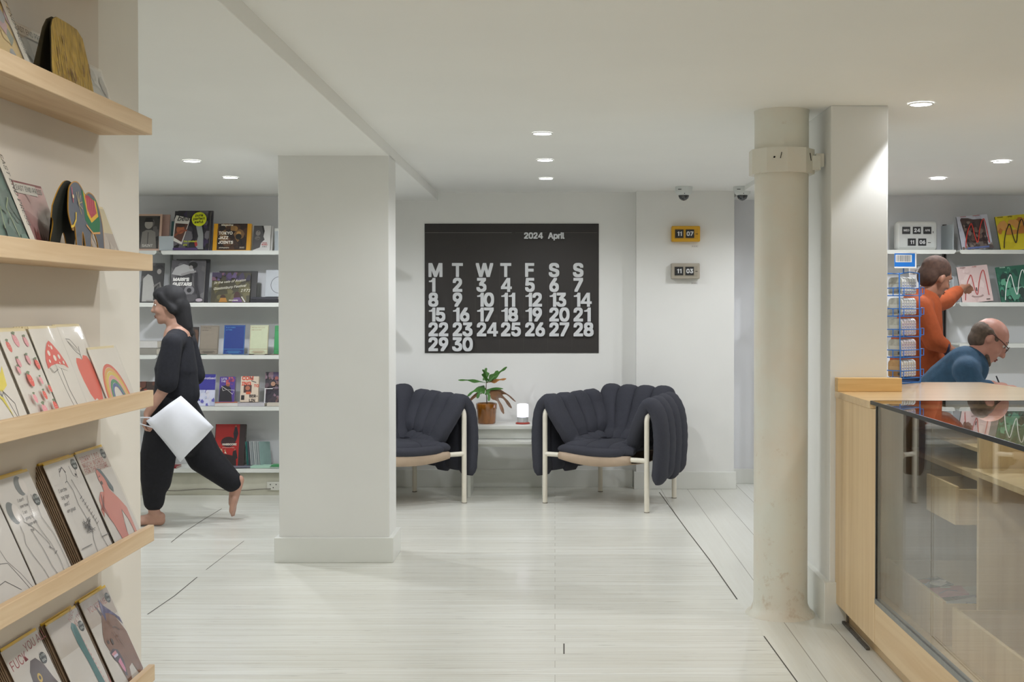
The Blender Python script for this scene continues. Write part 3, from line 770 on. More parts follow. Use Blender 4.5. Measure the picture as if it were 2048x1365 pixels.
# brown furry animal ledge
def a_yel(a):
    a.mottle(['#c8a860', '#d8bb78', '#8c9098', '#b89098', '#7b8478', '#c79a55'], 20, 11); band_v(a, 'EAST END PRESS')
def a_grey1(a):
    a.mottle(['#a79f92', '#988f84', '#b2aa9c', '#8d867c'], 16, 21); band_h(a, 'EAST END PRESS'); a.stroke([(.1, .3), (.3, .5), (.5, .3)], .04, '#7a7258')
def a_grey2(a):
    a.mottle(['#b2aca2', '#a39d94', '#c0bab0'], 12, 31); band_h(a, 'PRESS', 0, .42)
    a.ell(.5, .35, .34, '#9a958e', .30); a.ell(.5, .35, .28, '#aeaaa2', .24)
g0 = card(.150, .205, a_yel, 'ochre patterned card with a vertical lettered band, on the topmost filled ledge', M('ochre_card', '#cfae6c', rough=.4, coat=.7), None, group='lettered band cards'); place(g0, 1.93, 2.080, 1, 22)
g1 = card(.150, .140, a_grey1, 'grey brown card with a lettered paper band, behind the furry animal', PAPER2, None, group='lettered band cards'); place(g1, 2.185, 2.335, 1, 18, -.050)
g2 = card(.150, .130, a_grey2, 'pale grey oval print card with a short lettered band, beside the furry animal', PAPER2, None, group='plain cards beside the standing animals'); place(g2, 2.462, 2.612, 1, 18, -.050)
def furry():
    W, H = .200, .150
    r = empty('animal_card', (0, 0, 0)); tag(r, 'standing cut out card of a furry ochre brown animal', 'greeting card')
    FUR = M('ochre_fur_print', '#a58530', rough=.5, var=.45, scale=60, stretch=(3, 1, .5)); DKF = M('dark_fur_print', '#3d3520', rough=.6, var=.3, scale=40)
    out = [(0, 0), (.0, .3), (.05, .55), (.10, .82), (.16, .94), (.26, 1.0), (.55, 1.0), (.74, .985), (.86, .90), (.93, .60), (.98, .2), (1.0, 0), (.86, 0), (.82, .17), (.76, .13), (.70, .19), (.62, .12), (.56, 0)]
    for nm, dy, m, ang in (('front_panel', 0, FUR, 7), ('rear_panel', .044, DKF, -7)):
        mb = MB(); mb.prism([((u - .5) * W, v * H) for u, v in out], lambda x, z, d: (x, d, z), 0, .0022, m, DKF)
        if nm == 'front_panel':
            a = Art(mb, W, H, 0.); rr = random.Random(4)
            for i in range(46):
                u, v = .1 + .78 * rr.random(), .22 + .62 * rr.random(); a.stroke([(u, v), (u + .02, v - .06), (u + .01, v - .12)], .012, rr.choice(['#a8863a', '#6e4c20', '#b4934a', '#7d5526']))
        o = mb.build(nm, r); o.location = (0, dy, 0); o.rotation_euler = (-math.radians(ang), 0, 0)
    return r
fu = furry(); fu.rotation_euler = (0, 0, math.radians(90)); fu.location = (XF - .005, 2.296, LIP[1] - .0238)

# ---------------------------------------------------------------- white metal bookshelves
STEEL = M('white_shelf_steel', '#d4d6d0', rough=.35, var=.02)
STEELG = M('pale_grey_steel', '#aeb6ba', rough=.4, var=.03)
SF = 8.28            # front of the shelves
def shelf(x0, x1, z, label, group, ends=True):
    r = empty('wall_shelf', ((x0 + x1) / 2, SF, z)); tag(r, label, 'shelf', group)
    w = (x1 - x0) / 2
    mb = MB(); mb.box(-w, w, 0, Y_SH - SF - .001, -.012, 0, STEEL); mb.build('board', r, bevel=.002)
    mb = MB(); c = .012
    mb.prism([(-w, 0), (-w, -.016), (-w + c, -.028), (w - c, -.028), (w, -.016), (w, 0)], lambda x, z_, d: (x, d, z_), -.0015, .006, STEEL); mb.build('front_edge', r, bevel=.001)
    if ends:
        for sx in (-1, 1):
            MB().prism([(0, 0), (.285, 0), (.285, .10), (.10, .10), (0, .03)], lambda y, z_, d: (sx * (w - .002) + d, y + .002, z_), -.0015, .0015, STEELG).build('end_bracket', r)
    return r
ZS = [1.698, 1.338, .977, .620, .190]
GB = 'white bookshelves left of the square pillar'
for z, w in zip(ZS, ['top', 'second from top', 'middle', 'second from bottom', 'bottom']):
    shelf(-2.716, -1.33, z, 'white steel bookshelf left of the square pillar, the %s one of its column' % w, GB, ends=False)
    shelf(-4.6, -2.748, z, 'white steel bookshelf running out of sight behind the cream wall, the %s one' % w, GB, ends=False)
mb = MB(); mb.box(-2.738, -2.726, 8.545, Y_SH, .155, 1.76, M('shelf_upright', '#8d9294', rough=.4, metal=.3))
tag(mb.build('shelf_upright'), 'slim grey slotted shelf upright left of the square pillar', 'shelf upright')

# ---------------------------------------------------------------- books
PAGES = M('book_pages', '#d9d2c2', rough=.8, var=.06, scale=80)
def book(W, H, T, cover, art, label, name='book', group=None, gloss=False, cat='book', pages=PAGES):
    """front at y=0 facing -y, spine at -x, standing on z=0"""
    cv = ink(cover, gloss) if isinstance(cover, str) else cover
    c = min(.002, T * .25)
    mb = MB()
    mb.box(-W / 2, W / 2, 0, c, 0, H, cv); mb.box(-W / 2, W / 2, T - c, T, 0, H, cv)
    mb.box(-W / 2, -W / 2 + c, c, T - c, 0, H, cv)
    if art: art(Art(mb, W, H, 0., gloss, step=.00025))
    o = mb.build(name); tag(o, label, cat, group)
    if T > .006: MB().box(-W / 2 + c, W / 2 - .003, c, T - c, .002, H - .003, pages).build('pages', o)
    return o
def put(o, px0, px1, z, lean=12, front=.035, turn=0, y=None):
    """stand a book on a shelf of the back wall, between two columns of the photograph"""
    Y = y if y is not None else SF + front
    x = ((px0 + px1) / 2 - VX) * Y / F
    o.rotation_euler = (-math.radians(lean), 0, math.radians(turn)); o.location = (x, Y, z + .0015)
    return o
def bw(px0, px1, Y=SF + .035): return (px1 - px0) * Y / F
def bh(py0, z, Y=SF + .035, lean=12): return ((VY - py0) * Y / F + EYE - z) / math.cos(math.radians(lean)) if True else 0
def lay(W, D, T, cover, px, z, label, turn=0, y=None, name='book', group=None, cat='book', art=None):
    cv = ink(cover); c = min(.0015, T * .25)
    mb = MB(); mb.box(-W / 2, W / 2, -D / 2, D / 2, T - c, T, cv); mb.box(-W / 2, W / 2, -D / 2, D / 2, 0, c, cv)
    mb.box(-W / 2, W / 2, -D / 2, -D / 2 + c, c, T - c, cv)
    o = mb.build(name); tag(o, label, cat, group)
    if T > .004: MB().box(-W / 2 + .001, W / 2 - .002, -D / 2 + c, D / 2 - .002, c, T - c, PAGES).build('pages', o)
    Y = y if y is not None else SF + D / 2 + .012
    o.location = ((px - VX) * Y / F, Y, z + .0012); o.rotation_euler = (0, 0, math.radians(turn)); return o

def b_portrait(a):
    a.rect(.07, .05, .93, .95, '#3a3735'); a.mottle(['#4a4745', '#2c2a29', '#5c5856'], 8, 2, .07, .05, .93, .95)
    a.ell(.55, .72, .14, '#9a948c', .17); a.poly([(.40, .80), (.44, .90), (.66, .90), (.70, .80), (.74, .78), (.36, .78)], '#1c1a1a')
    a.poly([(.3, .06), (.34, .5), (.48, .56), (.66, .56), (.80, .5), (.86, .06)], '#7d7872'); a.stroke([(.55, .5), (.55, .1)], .03, '#4d4946')
    a.text('SAINT', .55, .10, .12, '#c9c4bc', 'c')
def b_punk(a):
    a.mottle(['#2b2a2c', '#3c3a40', '#56525a', '#22201f', '#6b676c', '#3a2f4a'], 40, 7)
    a.poly([(.62, .62), (.7, .35), (.64, .1), (.72, .02), (.86, .02), (.84, .4), (.76, .7)], '#8f9290'); a.poly([(.60, .2), (.66, .26), (.70, .12), (.64, .08)], '#a03030')
    a.rect(.02, .0, .70, .06, '#4b3a66'); a.text('the modern\nera', .30, .20, .07, '#b9c23a', shear=.2)
    a.poly([(.02, .78), (.0, .24), (.26, .14), (.46, .80), (.06, .88)], '#d4d0c8'); a.poly([(.05, .68), (.03, .32), (.25, .20), (.40, .66)], '#5a3a30')
    a.ell(.2, .52, .11, '#a5603e', .13); a.stroke([(.04, .36), (.22, .48), (.38, .5)], .05, '#8c4a34'); a.ell(.2, .62, .13, '#3a2a26', .05)
    a.text('beat', .08, .74, .19, '#2a2626', shear=.35, bold=.01)
    a.ell(.70, .78, .205, '#d5dc1e', n=32)
    a.text('punk', .70, .85, .095, '#2f3410', 'c', rot=.06); a.text('perfect', .70, .765, .095, '#2f3410', 'c', rot=.06); a.text('awful', .70, .68, .095, '#2f3410', 'c', rot=.06)
def b_tokyo(a):
    a.rect(.11, .02, .89, 1, '#33231c'); a.mottle(['#4a3020', '#2a1c18', '#5e4028', '#7a5a36', '#221814', '#3c2a22'], 34, 12, .11, .02, .89, 1)
    a.ell(.68, .62, .06, '#b98a48'); a.ell(.58, .80, .07, '#a0763e'); a.rect(.46, .72, .58, .9, '#8e6a3c')
    a.stroke([(.62, .5), (.74, .38), (.78, .2)], .05, '#191412'); a.ell(.68, .5, .08, '#191412')
    a.text('Magazine', .2, .90, .07, '#e6dcc8', shear=.2); a.text('TOKYO\nJAZZ\nJOINTS', .15, .58, .105, '#efe8da', bold=.022, line=.85)
    a.text('photographs', .18, .07, .045, '#cfc4b0'); a.text('2023', .72, .07, .05, '#cfc4b0')
def b_face(a):
    a.poly([(.0, .02), (.0, 1), (.55, 1), (.64, .78), (.58, .56), (.66, .44), (.46, .30), (.4, .12)], '#4b4848')
    a.ell(.26, .70, .14, '#827c78', .16); a.ell(.24, .5, .16, '#6d6764', .12); a.ell(.28, .76, .04, '#1e1c1c', .02); a.stroke([(.18, .46), (.36, .48)], .03, '#2a2626')
    a.poly([(.46, .98), (.56, .98), (.64, .78), (.58, .66)], '#242222')
    a.text('OPERA', .68, .28, .085, '#b8443f', 'c'); a.text('MUSIC', .68, .21, .10, '#b8443f', 'c', bold=.03); a.text('A B C', .68, .13, .10, '#6d6a66', 'c', bold=.03)
YT = SF + .035
GL = 'books on the left bookshelves'
o = book(.20, .262, .012, '#c9a894', b_portrait, 'book with a pinkish border round a black and white photo of a capped man', group=GL); put(o, 268, 316, ZS[0], 12)
o = book(.20, .262, .012, '#b8968a', None, 'pinkish edged book standing half hidden behind the capped man book', group=GL); put(o, 283, 332, ZS[0], 12, .075)
mb = MB(); mb.box(-.05, .05, 0, .002, 0, .10, STEELG); mb.box(-.05, .05, 0, .08, 0, .002, STEELG)
tag(mb.build('bookend'), 'pale grey steel bookend plate beside the pinkish bordered books', 'bookend').location = ((333 - VX) * 8.31 / F, 8.31, ZS[0] + .001)
o = book(.25, .285, .02, '#2e2b30', b_punk, 'dark photo book with a round yellow lettered sticker', group=GL); put(o, 346, 417, ZS[0], 13, .03)
o = book(.245, .29, .015, '#4a4850', None, 'dark grey book standing right behind the yellow stickered one', group=GL); put(o, 351, 423, ZS[0], 13, .058)
o = book(.22, .215, .01, '#3f6a6c', None, 'teal edged book peeping out left of the yellow stickered one', group=GL); put(o, 343, 400, ZS[0], 13, .085)
o = book(.262, .195, .025, '#d79a14', b_tokyo, 'wide book with orange yellow borders and a dark bar photo', group=GL); put(o, 425, 501, ZS[0], 14, .03)
o = book(.118, .180, .012, '#cfcdca', b_face, 'small white book with a grey face and red lettering', group=GL); put(o, 506, 540, ZS[0], 14, .03)
o = book(.118, .178, .012, '#c4c2be', None, 'white book standing right behind the small grey face book', group=GL); put(o, 511, 545, ZS[0], 14, .048)
mb = MB(); mb.box(-.05, .05, 0, .002, 0, .155, STEELG); mb.box(-.05, .05, 0, .08, 0, .002, STEELG); mb.box(-.05, .05, -.001, .0, .135, .155, STEEL)
tag(mb.build('bookend'), 'pale grey steel bookend plate against the square pillar edge', 'bookend').location = ((564 - VX) * 8.33 / F, 8.33, ZS[0] + .001)

def b_stand(a):
    a.mottle(['#3a3837', '#2a2928', '#4d4a48'], 12, 4); a.poly([(.1, .02), (.1, .6), (.3, .72), (.5, .66), (.62, .4), (.6, .02)], '#a3a19c'); a.ell(.8, .78, .10, '#8d8883', .12)
    a.poly([(.64, .88), (.72, .95), (.90, .95), (.98, .88)], '#161515'); a.stroke([(.6, .4), (.85, .5), (.95, .3)], .1, '#6c6965'); a.rect(.3, .02, .9, .06, '#8a8782')
def b_marr(a):
    a.mottle(['#5a5859', '#4c4a4c', '#666466', '#3e3d3f'], 18, 14)
    a.poly([(.02, .66), (.12, .82), (.36, .90), (.52, .86), (.66, .78), (.70, .70), (.44, .68), (.30, .62)], '#a5a4a4'); a.ell(.64, .88, .13, '#191818', .10); a.ell(.58, .82, .06, '#8f8b88')
    a.stroke([(.30, .64), (.55, .70), (.74, .72)], .07, '#8e8b8a')
    a.stroke([(.60, .68), (.60, .40)], .06, '#2c2b2c'); a.ell(.57, .26, .20, '#38373a', .18); a.ell(.57, .28, .15, '#757376', .14); a.ell(.57, .28, .07, '#2a292b'); a.ell(.60, .10, .2, '#4a484b', .12)
    a.stroke([(.74, .70), (.76, .4), (.88, .1)], .08, '#2d2b2f')
    a.text("MARR'S\nGUITARS", .07, .50, .125, '#e2e0dc', bold=.04, shear=.12, line=.8); a.text('JOHNNY M', .07, .395, .055, '#cfcdc9'); a.ell(.88, .05, .1, '#a59aa2', .05)
def b_glast(a):
    a.mottle(['#55502f', '#4b4630', '#615b3a', '#3e3a28'], 26, 8, 0, 0, 1, .75); a.mottle(['#3a3048', '#4a3a5c', '#2c2636', '#57486a', '#6b4a5a'], 18, 9, 0, .72, 1, 1, .08)
    a.ell(.32, .16, .07, '#3a2416'); a.poly([(.22, .0), (.26, .14), (.40, .14), (.44, 0)], '#a0702c'); a.ell(.68, .2, .08, '#3c2018', .12); a.poly([(.56, 0), (.60, .14), (.76, .16), (.84, 0)], '#5a3f6a'); a.stroke([(.80, .18), (.90, .0)], .03, '#b9b4b0')
    a.text('In the vale of Avalon', .06, .60, .085, '#e3dfce', bold=.004, shear=.35, rot=.10); a.text('Glastonbury Festival', .06, .40, .088, '#e3dfce', bold=.006, shear=.35, rot=.11); a.text('1971', .76, .34, .10, '#e3dfce', bold=.004, shear=.3)
    a.text('documents', .48, .04, .045, '#d9d4c8')
def b_ring(a):
    a.stroke([(.62 + .38 * math.cos(t * .21), .44 + .38 * math.sin(t * .21) * a.W / a.H) for t in range(31)], .02, '#1e1f22', closed=False); a.ell(.62, .44, .04, '#1b1b1d')
o = book(.155, .282, .012, '#2e2c2b', b_stand, 'dark book with a black and white standing figure, by the cream wall end', group=GL); put(o, 281, 322, ZS[1], 12)
o = book(.235, .305, .018, '#4f4d50', b_marr, 'large grey photo book of a man bending over a guitar', group=GL); put(o, 337, 408, ZS[1], 13, .03)
o = book(.235, .312, .014, '#343336', None, 'dark book standing right behind the guitar book', group=GL); put(o, 345, 417, ZS[1], 13, .062)
o = book(.268, .215, .012, '#3f3a2a', b_glast, 'wide olive photo book with white handwriting and two seated figures', group=GL); put(o, 421, 499, ZS[1], 15, .03)
o = book(.268, .228, .012, '#2f2c2a', None, 'dark brown book standing right behind the olive handwriting book', group=GL); put(o, 434, 512, ZS[1], 15, .058)
o = book(.155, .19, .012, '#a9adb1', b_ring, 'pale grey book with a thin black circle on it', group=GL); put(o, 530, 575, ZS[1] + .041, 12, .06)
lay(.20, .22, .020, '#26262a', 536, ZS[1], 'charcoal book lying lowermost under the thin black circle book', 2, group=GL)
lay(.19, .21, .017, '#3a3a40', 537, ZS[1] + .0215, 'dark grey book lying on the charcoal one, under the thin black circle book', -2, group=GL)

def plain(line, textc, t1, t2):
    def f(a):
        a.stroke([(.02, .97), (.98, .97), (.98, .02), (.02, .02)], .014, line, closed=True) if line else None
        a.stroke([(.02, .18), (.98, .18)], .016, line or textc)
        a.text(t1, .08, .90, .07, textc, bold=.004); a.text(t2, .08, .82, .07, textc, bold=.004)
        for k, wd in ((0, .6), (1, .75), (2, .5)): a.rect(.5 - wd / 2, .11 - .03 * k, .5 + wd / 2, .12 - .03 * k, textc)
    return f
def b_dark_blue(a): a.rect(0, .16, 1, 1, '#2e2622'); a.mottle(['#3a2f28', '#5a4030', '#221c1a', '#6e4a34'], 22, 6, 0, .18, 1, 1); a.rect(0, 0, 1, .14, '#3a86b4'); a.rect(0, .14, 1, .17, '#cfd2d4')
TINY = 'slim lettered books on the middle left shelf'
o = book(.155, .195, .010, '#2d2a2a', b_dark_blue, 'dark photo book with a sky blue foot band, partly behind the walking woman', group=TINY); put(o, 350, 394, ZS[2], 12, .045)
o = book(.128, .205, .016, '#857b6d', plain('#37302a', '#37302a', 'AUTHOR NAME', 'THE TITLE'), 'slim taupe book with a thin dark frame line', group=TINY); put(o, 398, 434, ZS[2], 12, .045)
o = book(.145, .208, .004, '#0f2f78', plain('#3e86b8', '#4e96c4', 'BLUE WORDS', 'LETTERS'), 'slim deep blue book with light blue lettering', group=TINY); put(o, 446, 487, ZS[2], 12, .045)
o = book(.128, .208, .012, '#b9bfa0', plain('#8d4a3a', '#8d4a3a', 'WRITING ON A LONG', 'AND QUIET DAY'), 'slim pale sage book with thin red lines', group=TINY); put(o, 498, 534, ZS[2], 12, .045)
o = book(.128, .205, .012, '#1f8a48', plain('#14522c', '#14522c', 'GREEN', 'PAPERS'), 'slim bright green book cut off by the square pillar', group=TINY); put(o, 547, 584, ZS[2], 12, .045)
for px, c, l in ((392, '#2f4a3a', 'dark green zine lying before the taupe book'), (440, '#8d8a80', 'grey zine lying between the taupe and the blue books'), (487, '#4a5a78', 'slate blue zine lying before the deep blue book'), (520, '#9a9484', 'beige zine lying before the pale sage book'), (552, '#6a5a4a', 'brown zine lying before the bright green book')):
    lay(.15, .035, .0035, c, px, ZS[2], l, 0, SF + .020, name='zine', cat='zine', group='zines lying on the middle left shelf')
lay(.19, .20, .046, '#8d8a82', 295, ZS[2], 'thick grey book lying at the bottom of the pile by the cream wall end', 0, group=GL)
lay(.19, .20, .046, '#c3c1bd', 296, ZS[2] + .0475, 'thick white book lying on top of the pile by the cream wall end', 1, group=GL)

def b_hyp(a): a.rect(0, .5, 1, 1, '#33308a'); a.text('Hypnotised', .08, .84, .17, '#c9c2cf', bold=.012); a.mottle(['#c9c7d2', '#5a58a4', '#b0b4cc'], 14, 5, 0, 0, 1, .5)
def b_specs(a):
    a.rect(0, 0, 1, 1, '#4a3585'); a.poly([(.02, .02), (.04, .5), (.2, .64), (.5, .66), (.74, .56), (.86, .02)], '#211f24'); a.mottle(['#a04058', '#b85a54', '#7a2f52'], 10, 3, .42, .68, .94, .98, .09)
    a.ell(.56, .66, .13, '#8d5a3e', .08)
    a.text('LETS\nTHE', .10, .88, .15, '#cfc8da', bold=.02, line=.8)
    a.stroke([(.14, .62), (.26, .44), (.50, .48)], .035, '#d9d6d2', closed=True).stroke([(.52, .48), (.88, .30), (.98, .46)], .035, '#d9d6d2', closed=True)
def b_berlin(a):
    a.text('COM\nING', .06, .86, .27, '#c5472f', bold=.035, line=.8); a.text('TO', .74, .58, .2, '#c5472f', bold=.03)
    a.stroke([(.48, .96), (.66, .92), (.60, .82), (.86, .76)], .05, '#5a5450'); a.rect(.18, .36, .62, .66, '#4a2f2c'); a.ell(.4, .54, .13, '#a8664c'); a.rect(.32, .30, .58, .40, '#c05a38'); a.rect(.06, .08, .24, .26, '#221c1c')
    a.text('BER-\nLIN', .50, .18, .2, '#3a3230', bold=.03, line=.85)
def b_band(a): a.mottle(['#3b3138', '#55424a', '#2a2430', '#6e5450', '#4a3c5c', '#7d6470'], 40, 17); a.rect(0, .46, .35, .485, '#d5d2d2'); a.rect(.0, 0, .05, .46, '#c9c7c8'); a.rect(.35, .49, 1, .5, '#b9a8c0'); a.ell(.36, .62, .1, '#a57e66'); a.ell(.5, .8, .08, '#8c4a44')
def b_red(a):
    a.rect(.02, .0, .80, 1, '#a31a14'); a.rect(.80, .0, 1, 1, '#2a1a18'); a.ell(.45, .58, .24, '#33181a', .17); a.poly([(.04, .0), (.08, .26), (.3, .3), (.5, .28), (.72, .24), (.76, 0)], '#241414')
    a.poly([(.64, .94), (.70, .94), (.76, .78), (.70, .60), (.64, .60), (.60, .78)], '#201a22'); a.ell(.67, .95, .03, '#a06a50'); a.poly([(.62, .36), (.72, .40), (.78, .2), (.60, .12)], '#1c1416'); a.ell(.68, .40, .03, '#9c5a44')
    a.poly([(.06, .22), (.10, .40), (.26, .42), (.30, .28), (.20, .22)], '#b8a080'); a.ell(.17, .43, .04, '#a86a4c'); a.ell(.36, .38, .035, '#a86a4c'); a.poly([(.34, .32), (.38, .36), (.42, .3)], '#cfc2b0')
    a.text('HARDCORE', .26, .50, .085, '#d8cdc0', bold=.03); a.text('photography and typo', .27, .44, .038, '#d8cdc0', bold=.0)
LOW = 'small books on the lower left shelves'
o = book(.125, .222, .010, '#c4c6d8', b_hyp, 'small violet and white book partly behind the white bag', group=LOW); put(o, 392, 427, ZS[3], 12, .05)
o = book(.108, .178, .024, '#3d2c6c', b_specs, 'small purple book with drawn white cat eye spectacles', group=LOW); put(o, 437, 467, ZS[3] + .026, 12, .06)
o = book(.125, .18, .026, '#cdbca8', b_berlin, 'small cream book with red block lettering and a portrait', group=LOW); put(o, 479, 515, ZS[3] + .026, 12, .06)
o = book(.16, .225, .02, '#2f2a32', b_band, 'dark collage photo book against the square pillar', group=LOW); put(o, 528, 574, ZS[3] + .012, 12, .06)
lay(.165, .12, .022, '#cfccc8', 456, ZS[3], 'white book lying under the cat eye spectacles book', 6, SF + .075, group=LOW)
lay(.15, .055, .0022, '#d07a5a', 452, ZS[3] + .0236, 'salmon leaflet lying on the white book below the cat eye spectacles', 12, SF + .045, name='leaflet', cat='leaflet')
lay(.19, .12, .022, '#b9b6ba', 507, ZS[3], 'pale grey book lying under the red block lettering book', -4, SF + .075, group=LOW)
lay(.16, .14, .024, '#c4bcae', 560, ZS[3], 'beige book lying at the foot of the dark collage photo book', 3, SF + .080, group=LOW)
o = book(.17, .17, .012, '#3a2a22', lambda a: a.mottle(['#5a3426', '#8d3f2c', '#3a2a24', '#a5734c', '#2a2420'], 22, 4), 'small brown patterned book just right of the cream wall end', group=LOW); put(o, 275, 322, ZS[3], 12, .05)

o = book(.215, .30, .02, '#2a1a18', b_red, 'large red photo book with black figures and white lettering', group=LOW); put(o, 424, 487, ZS[4], 14, .09)
ZN = 'zines leaning in a row'
for k in range(8):
    cl = ['#3f7a72', '#5a5f66', '#b8bcbc', '#a2a8aa', '#c2c6c5', '#aab0b0', '#b8bcbc', '#8fa8a4'][k]
    o = book(.115, .165, .003, cl, None, ['dark teal zine, the first of the leaning row by the red photo book', 'slate grey zine, second of the leaning row by the red photo book'][k] if k < 2 else 'pale grey zine in the leaning row right of the red photo book', name='zine', group=ZN, cat='zine')
    o.rotation_euler = (-math.radians(10), math.radians(6), math.radians(64)); Y = SF + .10
    o.location = ((502 + k * 3.9 - VX) * Y / F, Y + .03, ZS[4] + .009)
lay(.20, .12, .003, '#d8921c', 437, ZS[4], 'orange yellow magazine lying before the red photo book', -8, SF + .068, name='magazine', cat='magazine', group='magazines lying on the bottom left shelf')
lay(.20, .12, .003, '#7c7f8c', 483, ZS[4] + .0042, 'grey blue magazine lying half over the orange yellow one', 10, SF + .07, name='magazine', cat='magazine', group='magazines lying on the bottom left shelf')
lay(.14, .10, .014, '#a9ccb8', 524, ZS[4], 'mint green book lying on the bottom shelf before the zines', -5, SF + .062, group=LOW)
lay(.10, .12, .008, '#9fb3a4', 555, ZS[4], 'grey green book lying on the bottom shelf by the square pillar', 0, SF + .07, group=LOW)
lay(.09, .10, .006, '#3f9a5c', 556, ZS[4] + .0095, 'green notebook lying on the grey green book by the square pillar', 0, SF + .08, group=LOW)
lay(.10, .12, .012, '#8a1f24', 342, ZS[4], 'dark red book lying on the bottom shelf behind the walking woman', 0, SF + .07, group=LOW)

# plug socket and cable on the plinth
r = empty('plug_socket', ((546 - VX) * 8.32 / F, 8.32, .064)); tag(r, 'white double plug socket on the plinth under the bookshelves', 'plug socket')
SOCK = M('socket_plastic', '#c9c8be', rough=.35)
MB().box(-.045, .045, -.012, 0, -.03, .03, SOCK).build('face_plate', r, bevel=.004)
mb = MB()
for dx, dz in ((-.02, .012), (.02, .012), (0, -.01)): mb.box(dx - .003, dx + .003, -.0128, -.011, dz - .004, dz + .004, DK)
mb.build('pin_hole', r)
pts = [((p - VX) * 8.30 / F, 8.305, .040 + .006 * math.sin(p * .05) + (.02 if p > 540 else 0)) for p in range(300, 552, 12)]
tag(MB().tube(pts, .004, M('grey_cable', '#7e7a6e', rough=.6), 8).build('cable'), 'grey cable running along the plinth to the white plug socket', 'cable')

# ---------------------------------------------------------------- right magazine shelves
GM = 'white shelves behind the counter'
XB = (1915 - VX) * SF / F
RZ = [1.703, 1.341]
for z, w in zip(RZ, ['upper', 'lower']):
    shelf(1.64, XB - .014, z, 'white steel shelf behind the counter left of the upright divider, %s one' % w, GM, ends=False)
    shelf(XB + .014, 5.2, z, 'white steel shelf carrying the magazines with drawn M shapes, %s one' % w, GM, ends=False)
shelf(XB + .014, 5.2, 1.055, 'white steel shelf behind the bald man, below the magazines', GM, ends=False)
UPM = M('dark_upright', '#50494a', rough=.5)
mb = MB(); mb.box(-.012, .012, -.022, 0, .30, 1.895, UPM); mb.box(-.004, .004, -.0235, -.0218, .32, 1.88, DK)
o = mb.build('shelf_upright'); o.location = ((1887 - VX) * 8.56 / F, 8.56, 0); tag(o, 'dark grey slotted upright on the wall beside the big white flip clock', 'shelf upright')
mb = MB(); mb.box(-.003, .003, 0, .25, .0, .18, STEELG)
for k, z in enumerate(RZ):
    o = mb.build('shelf_divider'); o.location = (XB - .022, SF + .03, z + .001); tag(o, 'thin pale steel divider at the shelf gap, %s shelf behind the counter' % ('upper', 'lower')[k], 'shelf divider')
def b_M(col, w=.035):
    P = [(.04, .02), (.10, .25), (.22, .55), (.36, .76), (.41, .80), (.44, .70), (.46, .42), (.50, .20), (.53, .17), (.58, .26), (.68, .56), (.82, .84), (.90, .92), (.94, .86), (.96, .55), (.97, .12)]
    Q = []
    for i in range(len(P) - 1):
        p0, p1, p2, p3 = P[max(0, i - 1)], P[i], P[i + 1], P[min(len(P) - 1, i + 2)]
        for k in range(5):
            t = k / 5; Q.append(tuple(.5 * (2 * b_ + (c - a_) * t + (2 * a_ - 5 * b_ + 4 * c - d) * t * t + (3 * b_ - a_ - 3 * c + d) * t ** 3) for a_, b_, c, d in zip(p0, p1, p2, p3)))
    Q.append(P[-1])
    return lambda a: a.stroke([(.07 + u * .84, .06 + v * .86) for u, v in Q], w, col)
def m_castle(a):
    a.rect(0, 0, 1, 1, '#c4c6d2'); a.mottle(['#bcbfcc', '#b6b9c8'], 6, 3); a.poly([(.10, .9), (.14, .95), (.36, .93), (.52, .88), (.76, .88), (.86, .84), (.86, .1), (.20, .1), (.16, .5)], '#4a3a38')
    a.mottle(['#5c4640', '#3a2e30', '#6e5850', '#7d6a62', '#2e2628'], 40, 12, .16, .12, .86, .84, .07); a.mottle(['#6e625c', '#857a72', '#544a48'], 14, 5, 0, .0, 1, .22, .1); a.rect(.16, .03, .86, .08, '#5c6a9a')
    a.text('mousse', .10, .955, .05, '#a84a44'); a.text('magazine', .5, .955, .05, '#a84a44'); b_M('#c8362c', .03)(a)
def m_yellow(a):
    a.rect(0, 0, 1, 1, '#d6c524'); a.mottle(['#d6c524', '#cdbb20', '#dccf3a'], 8, 3); a.mottle(['#c98a3c', '#d59a50', '#b8742f'], 14, 6, .0, .45, 1, .92, .12); a.text('mousse', .06, .955, .05, '#3a3212'); a.text('spring', .40, .955, .05, '#3a3212'); b_M('#2b2118', .03)(a)
def m_pink(a):
    a.rect(0, 0, 1, 1, '#cdb6b2'); a.mottle(['#cdb6b2', '#c4aba8', '#d6c2bd'], 12, 8); a.ell(.52, .17, .2, '#9c8480', .05); a.ell(.52, .2, .15, '#cdb6b2', .05); a.rect(.5, .3, .54, .4, '#4a3a3c'); a.rect(.78, .04, .9, .07, '#6a5a58'); a.text('mousse', .10, .955, .05, '#8a6a66'); a.text('no 80', .5, .955, .05, '#a85a54'); b_M('#b03a38', .026)(a)
def m_green(a):
    a.rect(0, 0, 1, 1, '#28604c'); a.mottle(['#2c6a54', '#1f4a3e', '#3f8a6c', '#244038', '#5a9a7c', '#1a332c'], 34, 9); a.mottle(['#7aae94', '#173028', '#4a8a70'], 12, 19, 0, 0, 1, .4, .12); a.text('mousse', .10, .955, .05, '#b9d0c2'); b_M('#e2e8e2', .026)(a)
GZ = 'magazines with drawn M shapes'
